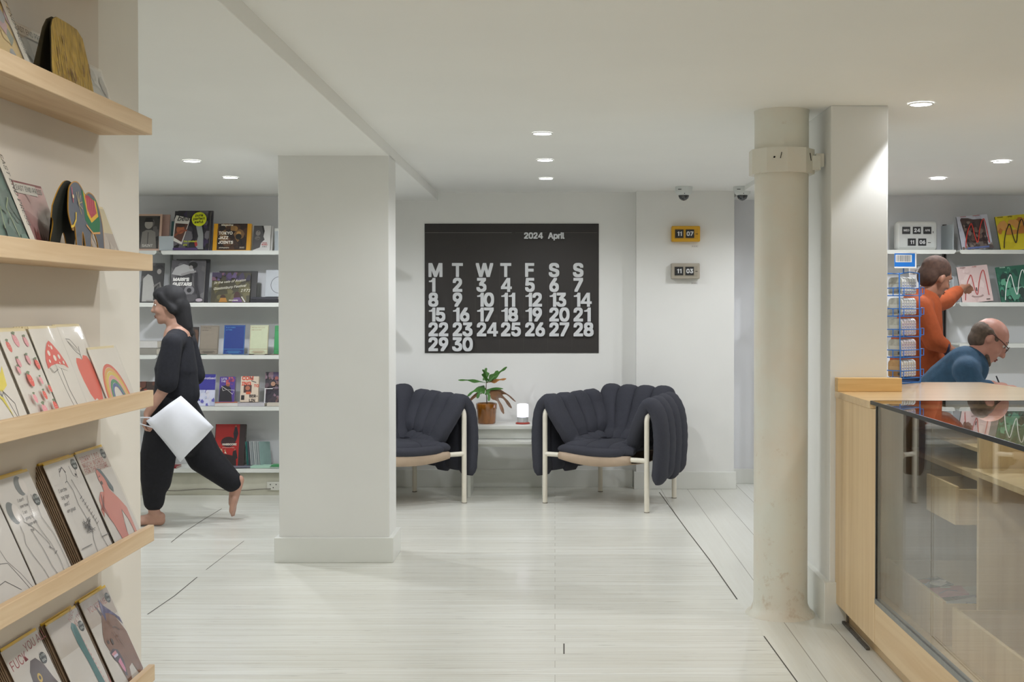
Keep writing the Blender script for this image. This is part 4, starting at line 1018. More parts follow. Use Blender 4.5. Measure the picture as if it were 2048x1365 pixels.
for px0, px1, z, H, art, cv, lab in ((1926, 1984, RZ[0], .252, m_castle, '#3a4648', 'magazine with a red line M drawn over a dark castle ruin'), (2003, 2062, RZ[0], .252, m_yellow, '#3f5a3a', 'yellow magazine with a black line M, cut off by the edge of the frame'),
                                     (1926, 1986, RZ[1], .262, m_pink, '#4a5a54', 'pale pink magazine with a thin red line M'), (2006, 2064, RZ[1], .262, m_green, '#1f6a4a', 'dark green magazine with a white line M')):
    o = book(.215, H, .014, cv, art, lab, name='magazine', group=GZ, cat='magazine'); put(o, px0, px1, z, 14, .05)
    o.rotation_euler = (-math.radians(14), math.radians(-5.5), 0)
def m_white(a): a.rect(.04, .76, .4, .94, '#a39c98'); a.mottle(['#7a7270', '#b9b0aa'], 6, 2, .05, .77, .36, .9, .06); a.text('ARTIST', .03, .96, .09, '#3a3838')
o = book(.22, .255, .006, '#c6c4c4', m_white, 'white sheet magazine standing behind the person in orange', name='magazine', group='magazines behind the counter', cat='magazine'); put(o, 1820, 1884, RZ[1], 10, .10)
mb = MB(); mb.box(-.014, .014, 0, .008, 0, .055, M('black_plastic', '#1d1d20', rough=.4))
tag(mb.build('phone'), 'small black upright device on the shelf beyond the bald man', 'phone').location = ((2014 - VX) * 8.30 / F, 8.30, 1.056)

# ---------------------------------------------------------------- calendar, clocks, cameras
BLK = M('calendar_black', '#2f2b29', rough=.55, var=.05, scale=4)
def calendar():
    Wc, Hc = 1.262, .938
    r = empty('wall_calendar', ((1023.5 - VX) * 8.705 / F, 8.7085, EYE - (706.5 - VY) * 8.705 / F)); tag(r, 'large black wall calendar with white day numbers for April 2024', 'calendar')
    mb = MB(); mb.box(-Wc / 2, Wc / 2, -.0035, 0, 0, Hc, BLK)
    a = Art(mb, Wc, Hc, -.0035, step=.00035)
    GW = '#d4d6d8'
    col0, dcol = .022, .1387
    for k in range(8): a.rect(.013 + dcol * k, .02, .0142 + dcol * k, .70, '#453f3d')
    size = .0975; rowh = .1146; cap = .0807; v0 = .594
    for k, d in enumerate('MTWTFSS'): a.fig(d, col0 + dcol * k, .587, cap, GW)
    for d in range(1, 31):
        row, c = divmod(d - 1, 7); a.fig(str(d), col0 + dcol * c, .587 - rowh * (row + 1), cap, GW)
    a.fig('2024', .571, .8815, .0365, GW); a.text('April', .709, .884, .0445, GW, bold=.030, space=.97, nb=4)
    mb.build('sheet', r)
    mb = MB(); mb.box(-Wc / 2, Wc / 2, -.006, -.0045, Hc * .931, Hc, M('calendar_strip_black', '#272321', rough=.5)); a = Art(mb, Wc, Hc, -.006)
    a.rect(.002, .9300, .5, .9312, '#a59f98'); a.rect(.52, .9303, .7, .9311, '#7d7772'); a.rect(.80, .9303, .99, .9312, '#8d8781')
    mb.build('binding_strip', r)
calendar()

FLAPM = M('flap_black', '#262628', rough=.4)
def flap(parent, x, z, w, h, t, y, size):
    mb = MB(); mb.box(-w / 2, w / 2, -.004, 0, -h / 2, h / 2, FLAPM)
    a = Art(mb, w, h, -.004, z0=-h / 2, step=.0003); a.rect(0, .495, 1, .505, '#101011')
    o = mb.build('flap', parent, bevel=.0008); o.location = (x, y, z)
    mb = MB(); a = Art(mb, w, h, -.0046, z0=-h / 2, step=.0003)
    if t.isdigit():
        cap = size * .78; wd = sum(.52 if c == '1' else .77 if c == '4' else .735 for c in t) * cap + .06 * cap
        a.fig(t, .5 - wd / 2 + .02, .5 - cap / 2 * w / h, cap, '#d9dadb', .06)
    else: a.text(t, .5, .5 - size * .36 * w / h, size, '#d9dadb', 'c', bold=.02, space=.95)
    mb.build('digits', o); return o
def small_clock(px, py, body, face, t1, t2, label):
    Y = Y_PIL; p = at(px, py, Y); r = empty('flip_clock', (p.x, Y, p.z)); tag(r, label, 'clock', 'small flip clocks on the wall pier')
    W, H = .204, .112
    MB().box(-W / 2, W / 2, -.055, 0, -H / 2, H / 2, body).build('case', r, bevel=.008, seg=3)
    MB().box(-W / 2 + .022, W / 2 - .016, -.0565, -.05, -H / 2 + .016, H / 2 - .020, face).build('face', r, bevel=.003)
    flap(r, -.048, .000, .060, .060, t1, -.0565, .68); flap(r, .028, .000, .060, .060, t2, -.0565, .68)
    mb = MB(); mb.box(.069, .085, -.0575, -.055, -.004, .000, DK); mb.build('mark', r)
    mb = MB()
    for k in range(3): mb.box(.05 + .013 * k, .058 + .013 * k, -.001, 0, -.088, -.084, M('tag_print', '#a49c98', rough=.7))
    lt = empty('price_label', (p.x, Y, p.z)); o = mb.build('print', lt); tag(lt, 'tiny printed label on the wall under the %s flip clock' % label.split()[1], 'label')
    MB().box(.045, .094, -.0006, 0, -.094, -.078, M('label_paper', '#d9d8d6', rough=.6)).build('paper', lt)
small_clock(1370, 469, M('clock_yellow', '#d9a420', rough=.35), M('clock_yellow_face', '#cf9a1c', rough=.4), '11', '07', 'small yellow flip clock reading 11 07 on the white pier')
small_clock(1369.5, 543, M('clock_taupe', '#aaa294', rough=.4), M('clock_taupe_face', '#a09888', rough=.5), '11', '03', 'small taupe flip clock reading 11 03 on the white pier')
def big_clock():
    Y = 8.47; r = empty('flip_clock', ((1827 - VX) * Y / F, Y, RZ[0] + .001)); tag(r, 'big white flip calendar clock on the upper shelf behind the counter', 'clock')
    WP = M('clock_white', '#d9dad6', rough=.25, coat=.5)
    W, H = .292, .205
    MB().box(-W / 2, W / 2, -.075, 0, 0, H, WP).build('case', r, bevel=.026, seg=5)
    MB().box(-W / 2 + .02, W / 2 - .02, -.0775, -.06, .015, H - .02, M('clock_white_face', '#cfd1ce', rough=.35)).build('face', r, bevel=.01, seg=3)
    for x, z, t, s in ((-.077, .140, 'WED', .34), (-.003, .140, '24', .6), (.070, .140, 'APR', .34), (-.038, .058, '11', .6), (.035, .058, '06', .6)):
        flap(r, x, z, .056, .050, t, -.0778, s)
    mb = MB(); mb.box(.075, .095, -.0785, -.0775, .052, .056, DK); mb.box(.109, .113, -.0785, -.0775, .120, .134, DK); mb.build('mark', r)
big_clock()
def dome(px, py, label):
    Y = 8.30; p = at(px, py, Y); r = empty('security_camera', (p.x, Y, 2.14)); tag(r, label, 'security camera', 'white dome security cameras')
    MB().lathe([(.060, 0), (.060, -.022), (.055, -.045), (.040, -.058), (.038, -.060)], (0, 0, 0), M('camera_white', '#d6dad8', rough=.35), 36).build('housing', r)
    MB().lathe([(.0375, -.055), (.037, -.066), (.031, -.082), (.018, -.093), (.004, -.097)], (0, 0, 0), M('camera_dome', '#22282c', rough=.08, coat=1), 32).build('dome', r)
    MB().box(-.045, -.022, -.0615, -.056, -.026, -.022, DK).build('mark', r)
    MB().ell((0, -.058, -.052), (.003, .003, .003), DK).build('screw', r)
dome(1367, 393, 'white dome security camera above the yellow flip clock')
dome(1484, 394, 'white dome security camera beside the round column')

# ---------------------------------------------------------------- armchairs
FRAME = M('cream_tube_paint', '#e2dccd', rough=.35, var=.02)
FABRIC = M('charcoal_fabric', '#383942', rough=.95, var=.12, scale=220, bump=.35, bscale=500)
LEATHER = M('natural_leather', '#b8a28c', rough=.6, var=.06, scale=14, bump=.1)
def channel(mb, path, w0, t0, wdir=None, n=18):
    """one padded roll of the cushion: a path with a flat oval section and rounded ends"""
    path = [Vector(p) for p in path]
    # resample with a Catmull-Rom spline
    Q = []
    for i in range(len(path) - 1):
        a, b, c, d = path[max(0, i - 1)], path[i], path[i + 1], path[min(len(path) - 1, i + 2)]
        for k in range(6):
            t = k / 6; Q.append(.5 * (2 * b + (c - a) * t + (2 * a - 5 * b + 4 * c - d) * t * t + (3 * b - a - 3 * c + d) * t ** 3))
    Q.append(path[-1]); K = len(Q)
    Ls = [0.]
    for a, b in zip(Q, Q[1:]): Ls.append(Ls[-1] + (b - a).length)
    T = Ls[-1]; rings = []
    for i, p in enumerate(Q):
        tg = (Q[min(K - 1, i + 1)] - Q[max(0, i - 1)]).normalized()
        wd = wdir(i / (K - 1)) if callable(wdir) else Vector(wdir)
        wd = (wd - tg * wd.dot(tg)).normalized(); nn = tg.cross(wd)
        e = min(Ls[i], T - Ls[i]); R = t0 * 1.6
        k = math.sqrt(max(.02, 1 - (1 - min(1, (e + .006) / R)) ** 2))
        kw = .55 + .45 * k
        u = i / (K - 1)
        wob = 1 + .035 * math.sin(i * 2.1 + p.x * 37 + p.y * 23)
        w = w0(u) if callable(w0) else w0
        ring = []
        for j in range(n):
            a = 2 * math.pi * j / n; ca, sa = math.cos(a), math.sin(a)
            ring.append(p + wd * (w * kw * math.copysign(abs(ca) ** .8, ca)) + nn * (t0 * k * wob * math.copysign(abs(sa) ** .85, sa)))
        rings.append(ring)
    mb.ring_sweep(rings, FABRIC, True, True)

def make_armchair():
    r = empty('armchair', (0, 0, 0)); tag(r, '', 'armchair')
    tr = .0165
    zA, zB = .632, .33
    fx, rx, dp = .375, .285, .62
    for s in (-1, 1):
        leg = [(s * fx, 0, 0.004), (s * fx, 0, .3), (s * fx, 0, zA - .055)]
        for k in range(1, 5):
            a = math.pi / 2 * k / 5; leg.append((s * (fx - .0), .055 * (1 - math.cos(a)), zA - .055 + .055 * math.sin(a)))
        e = Vector((s * rx, dp, zA)); st = Vector((s * fx, .055, zA)); d = (e - st).normalized()
        leg += [st, st.lerp(e, .5), e - d * .05]
        for k in range(1, 5):
            a = math.pi / 2 * k / 5; q = e - d * .05 * (1 - math.sin(a)); leg.append((q.x, q.y, zA - .05 * (1 - math.cos(a))))
        leg += [(s * rx, dp, zA - .06), (s * rx, dp, .3), (s * rx, dp, .004)]
        MB().tube(leg, tr, FRAME, 14).build('side_frame', r)
        for (x, y) in ((s * fx, 0), (s * rx, dp)): MB().lathe([(tr + .0008, 0), (tr + .0008, .006)], (x, y, 0), M('foot_rubber', '#8d887c', rough=.8), 14).build('foot_pad', r)
    MB().tube([(-fx, 0, zB), (fx, 0, zB)], .016, FRAME, 14).build('front_bar', r)
    MB().tube([(-rx, dp, zB + .03), (rx, dp, zB + .03)], .015, FRAME, 14).build('rear_bar', r)
    MB().tube([(-rx, dp, .648), (rx, dp, .648)], .0165, FRAME, 14).build('back_bar', r)
    # leather sling: wraps the front bar and hangs in a shallow curve
    mb = MB(); nx, rows = 17, []
    for i in range(nx):
        u = -1 + 2 * i / (nx - 1); x = u * .262; sag = .034 * (1 - u * u)
        rows.append([(x, .012, zB + .020), (x, -.012, zB + .019), (x, -.021, zB + .004), (x, -.020, zB - .016), (x, -.012, zB - .022 - sag), (x, .05, zB - .030 - sag), (x, .25, zB - .045 - sag), (x, .45, zB - .030 - sag * .8), (x, dp - .01, zB + .010), (x, dp + .016, zB + .03), (x, dp, zB + .048)])
    m_ = len(rows[0]); vs = [p for q in rows for p in q]
    mb.add(vs, [(i * m_ + j, i * m_ + j + 1, (i + 1) * m_ + j + 1, (i + 1) * m_ + j) for i in range(nx - 1) for j in range(m_ - 1)], LEATHER, True)
    mb.build('sling', r, solid=.004)
    mb = MB()
    for x in (-.262, .262): mb.tube([(x, -.0135, zB + .0135), (x, -.0205, zB), (x, -.0135, zB - .0135), (x, 0, zB - .0195), (x, .0135, zB - .0135)], .0035, LEATHER, 8)
    mb.build('sling_seam', r)
    # cushions made of padded rolls
    def arm(s):
        mb = MB(); n = 4
        for k in range(n):
            t = (k + .5) / n
            y = -.008 + t * (dp - .035); xa = fx + (rx - fx) * t
            sx, sy = .10 + .03 * (1 - t), .10 + .26 * t      # where the roll starts near the seat middle
            P = [(s * sx, sy, .385 + .03 * t), (s * (sx + .09), sy * .8 + y * .2, .405 + .035 * t), (s * (xa - .105), sy * .35 + y * .65, .49 + .02 * t), (s * (xa - .048), y, .60 + .012 * t), (s * (xa + .002), y, .682 + .012 * t),
                 (s * (xa + .056), y + .004, .625), (s * (xa + .078), y + .006, .51), (s * (xa + .080), y + .006, .38), (s * (xa + .066), y + .004, .178 + .02 * (k % 2))]
            channel(mb, P, lambda u: .054 + .028 * min(1, u / .35), .046, (0, 1, 0) if False else (s * (rx - fx), dp, 0))
        return mb.build('arm_cushion', r)
    arm(-1); arm(1)
    mb = MB(); n = 4
    for k in range(n):
        t = (k + .5) / n - .5; x = t * .515; 
        P = [(x * .42, .36, .405), (x * .62, .46, .445), (x * .86, .535, .56), (x * 1.0, .585, .665), (x * 1.03, .632, .722), (x * 1.03, .682, .665), (x * 1.03, .695, .55), (x * 1.02, .685, .36 + .015 * (k % 2))]
        channel(mb, P, lambda u: .048 + .026 * min(1, u / .45), .048, (1, 0, 0))
    mb.build('back_cushion', r)
    mb = MB()
    for k in range(3):
        x = (k - 1) * .165
        channel(mb, [(x, .015, .362), (x, .06, .385), (x, .16, .392), (x, .30, .388), (x, .44, .38), (x, .53, .37)], .092, .036, (1, 0, 0))
    # the rolled front hem of the seat
    channel(mb, [(-.275, .03, .372), (-.14, .008, .368), (0, .0, .362), (.14, .004, .365), (.22, .02, .372)], .036, .028, (0, 1, .2))
    channel(mb, [(.16, .03, .372), (.22, .03, .378), (.275, .035, .378)], .04, .032, (0, 1, .2))
    mb.build('seat_cushion', r)
    return r
ch = make_armchair(); ch.location = (.258, 7.795, 0); ch.rotation_euler = (0, 0, -math.radians(30))
ch['label'] = 'charcoal quilted armchair with cream tube frame, standing before the pier with the clocks'; ch['group'] = 'charcoal quilted armchairs'
c2_ = copy_tree(ch); c2_.location = (-.93, 7.795, 0); c2_.rotation_euler = (0, 0, math.radians(30))
c2_['label'] = 'charcoal quilted armchair with cream tube frame, half hidden by the square pillar'

# ---------------------------------------------------------------- low white table, plant and lamp
TW = M('table_white', '#d9dad4', rough=.3, var=.015)
r = empty('side_table', (-.335, 8.27, 0)); tag(r, 'low white two tier side table between the two armchairs', 'side table')
MB().box(-.275, .275, 0, .30, .462, .490, TW).build('table_top', r, bevel=.006, seg=3)
MB().box(-.262, .262, .035, .05, .395, .462, TW).build('apron', r, bevel=.002)
MB().box(-.275, .275, -.055, .30, .362, .392, TW).build('shelf', r, bevel=.008, seg=3)
mb = MB()
mb.prism([(-.30, .362), (-.30, .318), (-.285, .318), (-.265, .338), (-.235, .346), (.235, .346), (.265, .338), (.285, .318), (.30, .318), (.30, .362)], lambda x, z, d: (x, d, z), -.03, -.01, TW)
mb.build('curved_apron', r, bevel=.001)
for s in (-1, 1): MB().box(*(sorted((s * .245, s * .268))), -.05, .29, 0, .362, TW).build('leg', r, bevel=.002)

POTC = M('amber_glaze', '#8a5418', rough=.12, coat=.8, var=.2, scale=14, stretch=(4, 4, 1))
pz, px_, py_ = .4905, (973 - VX) * 8.42 / F, 8.42
r = empty('potted_plant', (px_, py_, pz)); tag(r, 'leafy green plant in a glazed amber pot on the low white table', 'potted plant')
MB().lathe([(.001, .0), (.060, 0), (.064, .008), (.070, .10), (.0735, .104), (.075, .138), (.073, .143), (.069, .143), (.067, .125), (.001, .122)], (0, 0, 0), POTC, 40, False).build('pot', r)
MB().lathe([(.0665, .120), (.0665, .128)], (0, 0, 0), M('potting_soil', '#3a2c20', rough=.95, var=.3, scale=60, bump=.6), 24).build('soil', r)
MB().tube([(.003, 0, .125), (.000, 0, .19), (-.004, 0, .25), (.0, 0, .30)], [.0035, .003, .0028, .002], M('plant_stem', '#5c4a34', rough=.7), 8).build('stem', r)
GLF = M('green_leaf', '#3f6a2c', rough=.35, var=.25, scale=18); BLF = M('bronze_leaf', '#6a4a30', rough=.4, var=.3, scale=16); OLF = M('orange_leaf', '#a5703c', rough=.45, var=.3, scale=20)
def leaf(mb, base, ang, Ln, wd, rise, droop, m, lobed=False, tilt=.9):
    """a curved lobed blade; ang in the plan, rise / droop bend it"""
    d = Vector((math.cos(ang), math.sin(ang), 0)); sd = Vector((-d.y, d.x, tilt * (1 if d.x > 0 else -1))).normalized(); n = 12; rows = []
    for i in range(n + 1):
        u = i / n; p = Vector(base) + d * (Ln * u) + Vector((0, 0, rise * u - droop * u * u))
        w = wd * math.sin(math.pi * min(1, u * .92 + .05)) ** .7
        if lobed: w *= .66 + .34 * math.cos(u * 2 * math.pi * 2 + .8)
        if u < .12: w = wd * .12
        rows.append([p - sd * w + Vector((0, 0, -w * .25)), p, p + sd * w + Vector((0, 0, -w * .25))])
    vs = [q for r_ in rows for q in r_]
    mb.add(vs, [(i * 3 + j, i * 3 + j + 1, i * 3 + j + 4, i * 3 + j + 3) for i in range(n) for j in range(2)], m, True)
T_ = (0, 0, .285); Mi = (0, 0, .235)
mb = MB()
R_ = math.radians
leaf(mb, T_, R_(178), .20, .018, .05, .075 - .045, GLF, True)
leaf(mb, T_, R_(100), .07, .034, .12, .02, GLF, True); leaf(mb, T_, R_(250), .05, .036, .11, .015, GLF, True, .7)
leaf(mb, T_, R_(20), .15, .026, .13, .02, GLF, True); leaf(mb, T_, R_(50), .12, .03, .10, .02, GLF, True); leaf(mb, T_, R_(-30), .10, .026, .09, .03, GLF, True)
leaf(mb, Mi, R_(200), .14, .026, .06, .10, GLF, True); leaf(mb, Mi, R_(230), .10, .03, .05, .10, GLF, True); leaf(mb, Mi, R_(290), .07, .03, .04, .11, GLF, True)
leaf(mb, Mi, R_(-10), .12, .012, .04, .03, GLF); leaf(mb, Mi, R_(130), .12, .024, .07, .06, GLF, True)
mb.build('green_foliage', r)
mb = MB(); leaf(mb, T_, R_(-8), .14, .022, .05, .02, OLF, True); mb.build('orange_leaf', r)
mb = MB()
leaf(mb, (0, 0, .225), R_(195), .155, .018, .02, .125, BLF, False, .8); leaf(mb, (0, 0, .225), R_(-20), .19, .034, .05, .16, BLF, True, .9); leaf(mb, (0, 0, .22), R_(-45), .18, .032, .05, .19, BLF, True, .8); leaf(mb, (0, 0, .23), R_(15), .21, .03, .06, .14, BLF, True, .8)
mb.build('bronze_foliage', r)

r = empty('table_lamp', ((1045.5 - VX) * 8.40 / F, 8.40, pz)); tag(r, 'small glowing cylinder lamp with a red foot on the low white table', 'table lamp')
MB().lathe([(.050, 0), (.051, .004), (.047, .009), (.040, .011)], (0, 0, 0), M('lamp_red', '#a33a2c', rough=.35), 36).build('base', r)
MB().lathe([(.038, .0105), (.039, .048)], (0, 0, 0), M('lamp_grey_glass', '#b9bcbc', rough=.2, coat=.6), 36).build('lower_glass', r)
MB().lathe([(.039, .0485), (.0395, .06), (.0395, .128), (.037, .136), (.028, .139)], (0, 0, 0), M('lamp_shade_glow', '#f2ecff', rough=.4, emit=2.2, var=0), 36).build('shade', r)

# ---------------------------------------------------------------- display counter
BIRCH_V = wood('birch_upright_grain', '#dcc096', '#cfb083', 2, .8, .4, .15)
BIRCH_Y = wood('birch_long_grain', '#dcc096', '#cfae80', 1, .8, .4, .15)
BIRCH_X = wood('birch_cross_grain', '#dfc295', '#d0b084', 0, .7, .28, .5)
BIRCH_IN = wood('birch_inside', '#d6bd92', '#c8ab7e', 2, .7, .5)
ALU = M('brushed_aluminium', '#9a9c9c', rough=.35, metal=.85, var=.08, scale=40)
BLACKG = M('black_edge_seal', '#15181a', rough=.3)
GLASS = glass('counter_glass', (.975, .985, .975), 1.52)
XC, XR = 1.161, 1.96
ctr = empty('display_counter', (XC, 3.5, 0)); tag(ctr, 'birch display counter with glass side and glass top', 'counter')
def C(name, mb, **k):
    o = mb.build(name, ctr, **k); o.location = (-XC, -3.5, 0); return o
mb = MB(); mb.box(XC, XC + .018, 4.345, 4.957, .085, .935, BIRCH_V); C('end_panel', mb, bevel=.001)
mb = MB(); mb.box(XC, XC + .018, 1.2, 4.341, .085, .232, BIRCH_Y); C('lower_panel', mb, bevel=.001)
mb = MB(); mb.box(XC + .055, XC + .07, 1.2, 4.95, 0, .085, BIRCH_Y); C('kick_board', mb)
mb = MB(); mb.box(XC - .001, XC + .02, 1.2, 4.343, .2325, .252, ALU); C('bottom_rail', mb, bevel=.001)
mb = MB(); mb.box(XC + .001, XC + .016, 4.333, 4.345, .252, .95, ALU); C('corner_post', mb, bevel=.001)
mb = MB(); mb.box(XC - .0005, XC + .014, 4.3295, 4.3335, .252, .95, BLACKG); C('edge_seal', mb)
mb = MB(); mb.box(XC + .003, XC + .009, 3.705, 4.329, .2525, .952, GLASS); C('side_glass', mb)
mb = MB(); mb.box(XC + .003, XC + .009, 1.2, 3.699, .2525, .952, GLASS); C('side_glass', mb)
mb = MB(); mb.box(XC, XR, 1.2, 4.400, .953, .965, GLASS); C('top_glass', mb)
mb = MB(); mb.box(XC - .0035, XC - .0002, 1.2, 4.402, .952, .9655, BLACKG); mb.box(XC, XR, 4.4005, 4.4045, .952, .9655, BLACKG); C('glass_edge', mb)
# inside
mb = MB(); mb.box(XC + .02, XR, 1.2, 4.95, .135, .15, BIRCH_IN); C('floor_board', mb)
mb = MB(); mb.box(XR - .018, XR, 1.2, 5.5, 0, .952, BIRCH_IN); C('back_panel', mb)
mb = MB(); mb.box(XC + .02, XR - .02, 4.938, 4.955, .1, .93, BIRCH_IN); C('far_panel', mb)
mb = MB(); mb.box(1.43, XR - .02, 4.04, 4.058, .15, .94, BIRCH_IN); C('divider', mb, bevel=.001)
mb = MB(); mb.box(1.48, XR - .02, 4.06, 4.935, .80, .815, BIRCH_IN); mb.box(1.44, XR - .02, 4.06, 4.90, .715, .735, BIRCH_IN); C('shelf_board', mb, bevel=.001)
mb = MB(); mb.box(1.40, XR - .02, 1.4, 4.03, .745, .765, BIRCH_IN); C('shelf_board', mb, bevel=.001)
def tray(x0, x1, y0, y1, z0, z1, t=.012):
    mb = MB(); mb.box(x0, x0 + t, y0, y1, z0, z1, BIRCH_IN); mb.box(x1 - t, x1, y0, y1, z0, z1, BIRCH_IN)
    mb.box(x0 + t, x1 - t, y1 - t, y1, z0, z1 - .01, BIRCH_IN); mb.box(x0 + t, x1 - t, y0, y0 + t, z0, z1 - .01, BIRCH_IN)
    mb.box(x0 + t, x1 - t, y0 + t, y1 - t, z0, z0 + .008, BIRCH_IN); return C('tray', mb, bevel=.001)
tray(1.365, 1.80, 4.08, 4.40, .565, .697)
tray(1.325, 1.85, 4.085, 4.80, .151, .303); tray(1.335, 1.85, 3.10, 4.02, .151, .300); tray(1.35, 1.85, 1.9, 3.05, .151, .300)
tray(1.42, 1.85, 3.10, 3.60, .50, .63)
for k, (x, y, dz, c, c2, lb, tw) in enumerate(((1.44, 4.70, 0, '#2e2a2c', '#c8763c', 'dark zine with an orange corner in the far end of the counter tray', 8), (1.45, 4.53, 0, '#d98a9a', '#c9b44c', 'pink zine in the counter tray behind the glass', -6),
                                           (1.46, 4.32, .0, '#d8d6d4', '#c9b83c', 'white zine with a yellow spot in the counter tray behind the glass', 10), (1.60, 4.44, .0045, '#6a3f4a', '#a06a70', 'plum zine lying across the others in the counter tray', 20), (1.62, 4.22, .0045, '#c9c6c2', '#4a5a9a', 'pale zine with a blue mark lying deepest in the counter tray', -14))):
    mb = MB(); mb.box(-.10, .10, -.07, .07, 0, .004, ink(c)); a = Art(mb, .2, .14, fn=lambda x, z, d: (x - .1, z - .07, .004 - d)); a.mottle([c, c2, c, '#e0dcd8'], 6, k + 2); a.ell(.3, .5, .12, c2); a.stroke([(.5, .3), (.7, .6), (.85, .4)], .03, '#3a4a8a')
    o = mb.build('zine'); o.location = (x, y, .195 + dz + (.03 if k in (1, 2) else .02)); o.rotation_euler = (0, -.12 if k < 3 else 0, math.radians(tw)); tag(o, lb, 'zine', 'zines in the counter tray')
mb = MB(); mb.box(1.36, 1.83, 4.12, 4.77, .160, .193, PAGES)
tag(mb.build('paper_stack'), 'thick paper pile filling the counter tray under the zines', 'paper')
# worktop
top = MB(); top.prism([(XC - .004, 4.4055), (XR + .03, 4.4055), (2.02, 5.05), (1.965, 5.53), (1.378, 5.53), (1.378, 4.957), (XC - .004, 4.957)], lambda x, y, z: (x, y, z), .936, .962, BIRCH_X)
tag(top.build('worktop', bevel=.002), 'pale birch worktop of the display counter', 'worktop')
mb = MB(); mb.box(1.157, 1.420, 4.905, 4.957, .9625, 1.018, wood('birch_block', '#e0bd84', '#d0a86c', 0, 1.3, .4))
tag(mb.build('wooden_upstand', bevel=.002), 'solid birch upstand block on the worktop in front of the boxed pillar', 'upstand')

# ---------------------------------------------------------------- blue wire rack with packs
BLUE = M('blue_wire', '#2f74c9', rough=.3, var=.04)
rk = empty('wire_rack', (1.560, 5.40, .9625)); rk.rotation_euler = (0, 0, math.radians(40)); tag(rk, 'blue wire counter rack holding tiers of small wrapped packs', 'rack')
LW, DW, TH = .128, .085, .0935
mb = MB(); w = .0022
mb.tube([(-.006, -.012, .003), (LW + .004, -.012, .003), (LW + .004, DW + .01, .003), (-.006, DW + .01, .003)], .003, BLUE, 8, closed=True); mb.build('base_ring', rk)
for (x, y) in ((LW + .004, -.012), (-.012, -.004), (-.006, DW + .01)):
    MB().tube([(x, y, .002), (x - .008, y, .25), (x - .014, y, .50)], .0028, BLUE, 8).build('upright', rk)
mb = MB(); mb.tube([(-.014 + LW, -.012, .50), (.06, .0, .505), (-.022, -.004, .495), (-.02, DW + .01, .50)], .0026, BLUE, 8); mb.build('top_wire', rk)
for k in range(5):
    z = .028 + k * TH
    mb = MB()
    x0, x1, y0, y1 = -.007, LW + .012, -.008, DW + .004
    mb.tube([(x0, y0, z + .030), (x1, y0, z + .030), (x1, y1, z + .030), (x0, y1, z + .030)], w, BLUE, 8, closed=True)
    mb.tube([(x0 + .01, y0, z - .004), (x1, y0, z - .004), (x1, y1, z - .004), (x0 + .01, y1, z - .004)], w, BLUE, 8, closed=True)
    for x, y in ((x0 + .012, y0), (x1, y0), (x0, y1), (x1, y1), (x0, (y0 + y1) / 2)): mb.tube([(x, y, z - .004), (x, y, z + .030)], w, BLUE, 6)
    for j in range(4): mb.tube([(x0 + .01 + j * .035, y0, z - .004), (x0 + .01 + j * .035, y1, z - .004)], w, BLUE, 6)
    mb.tube([(x1, y0, z + .034), (x1 + .018, y0 - .003, z + .034), (x1 + .018, y0 - .003, z + .004), (x1, y0, z + .004)], w, BLUE, 6)
    mb.build('basket', rk)
mb = MB(); mb.box(-.028, .075, -.003, 0, 0, .072, M('rack_sign_white', '#dfe1e2', rough=.3)); a = Art(mb, .103, .072, -.003, x0=-.028)
a.rect(.0, .10, .93, .93, '#1f6fc4'); a.rect(.05, .38, .78, .84, '#e2e2e0')
rr = random.Random(3); u = .09
while u < .74:
    wd = .008 + .02 * rr.random(); a.rect(u, .42, u + wd, .80, '#5a5c60'); u += wd + .012 + .014 * rr.random()
o = mb.build('sign', rk, bevel=.002); o.location = (-.022, -.006, .520); o.rotation_euler = (0, 0, -math.radians(34))
MB().tube([(.004, -.006, .50), (.004, -.006, .522)], .003, BLUE, 8).build('sign_post', rk)

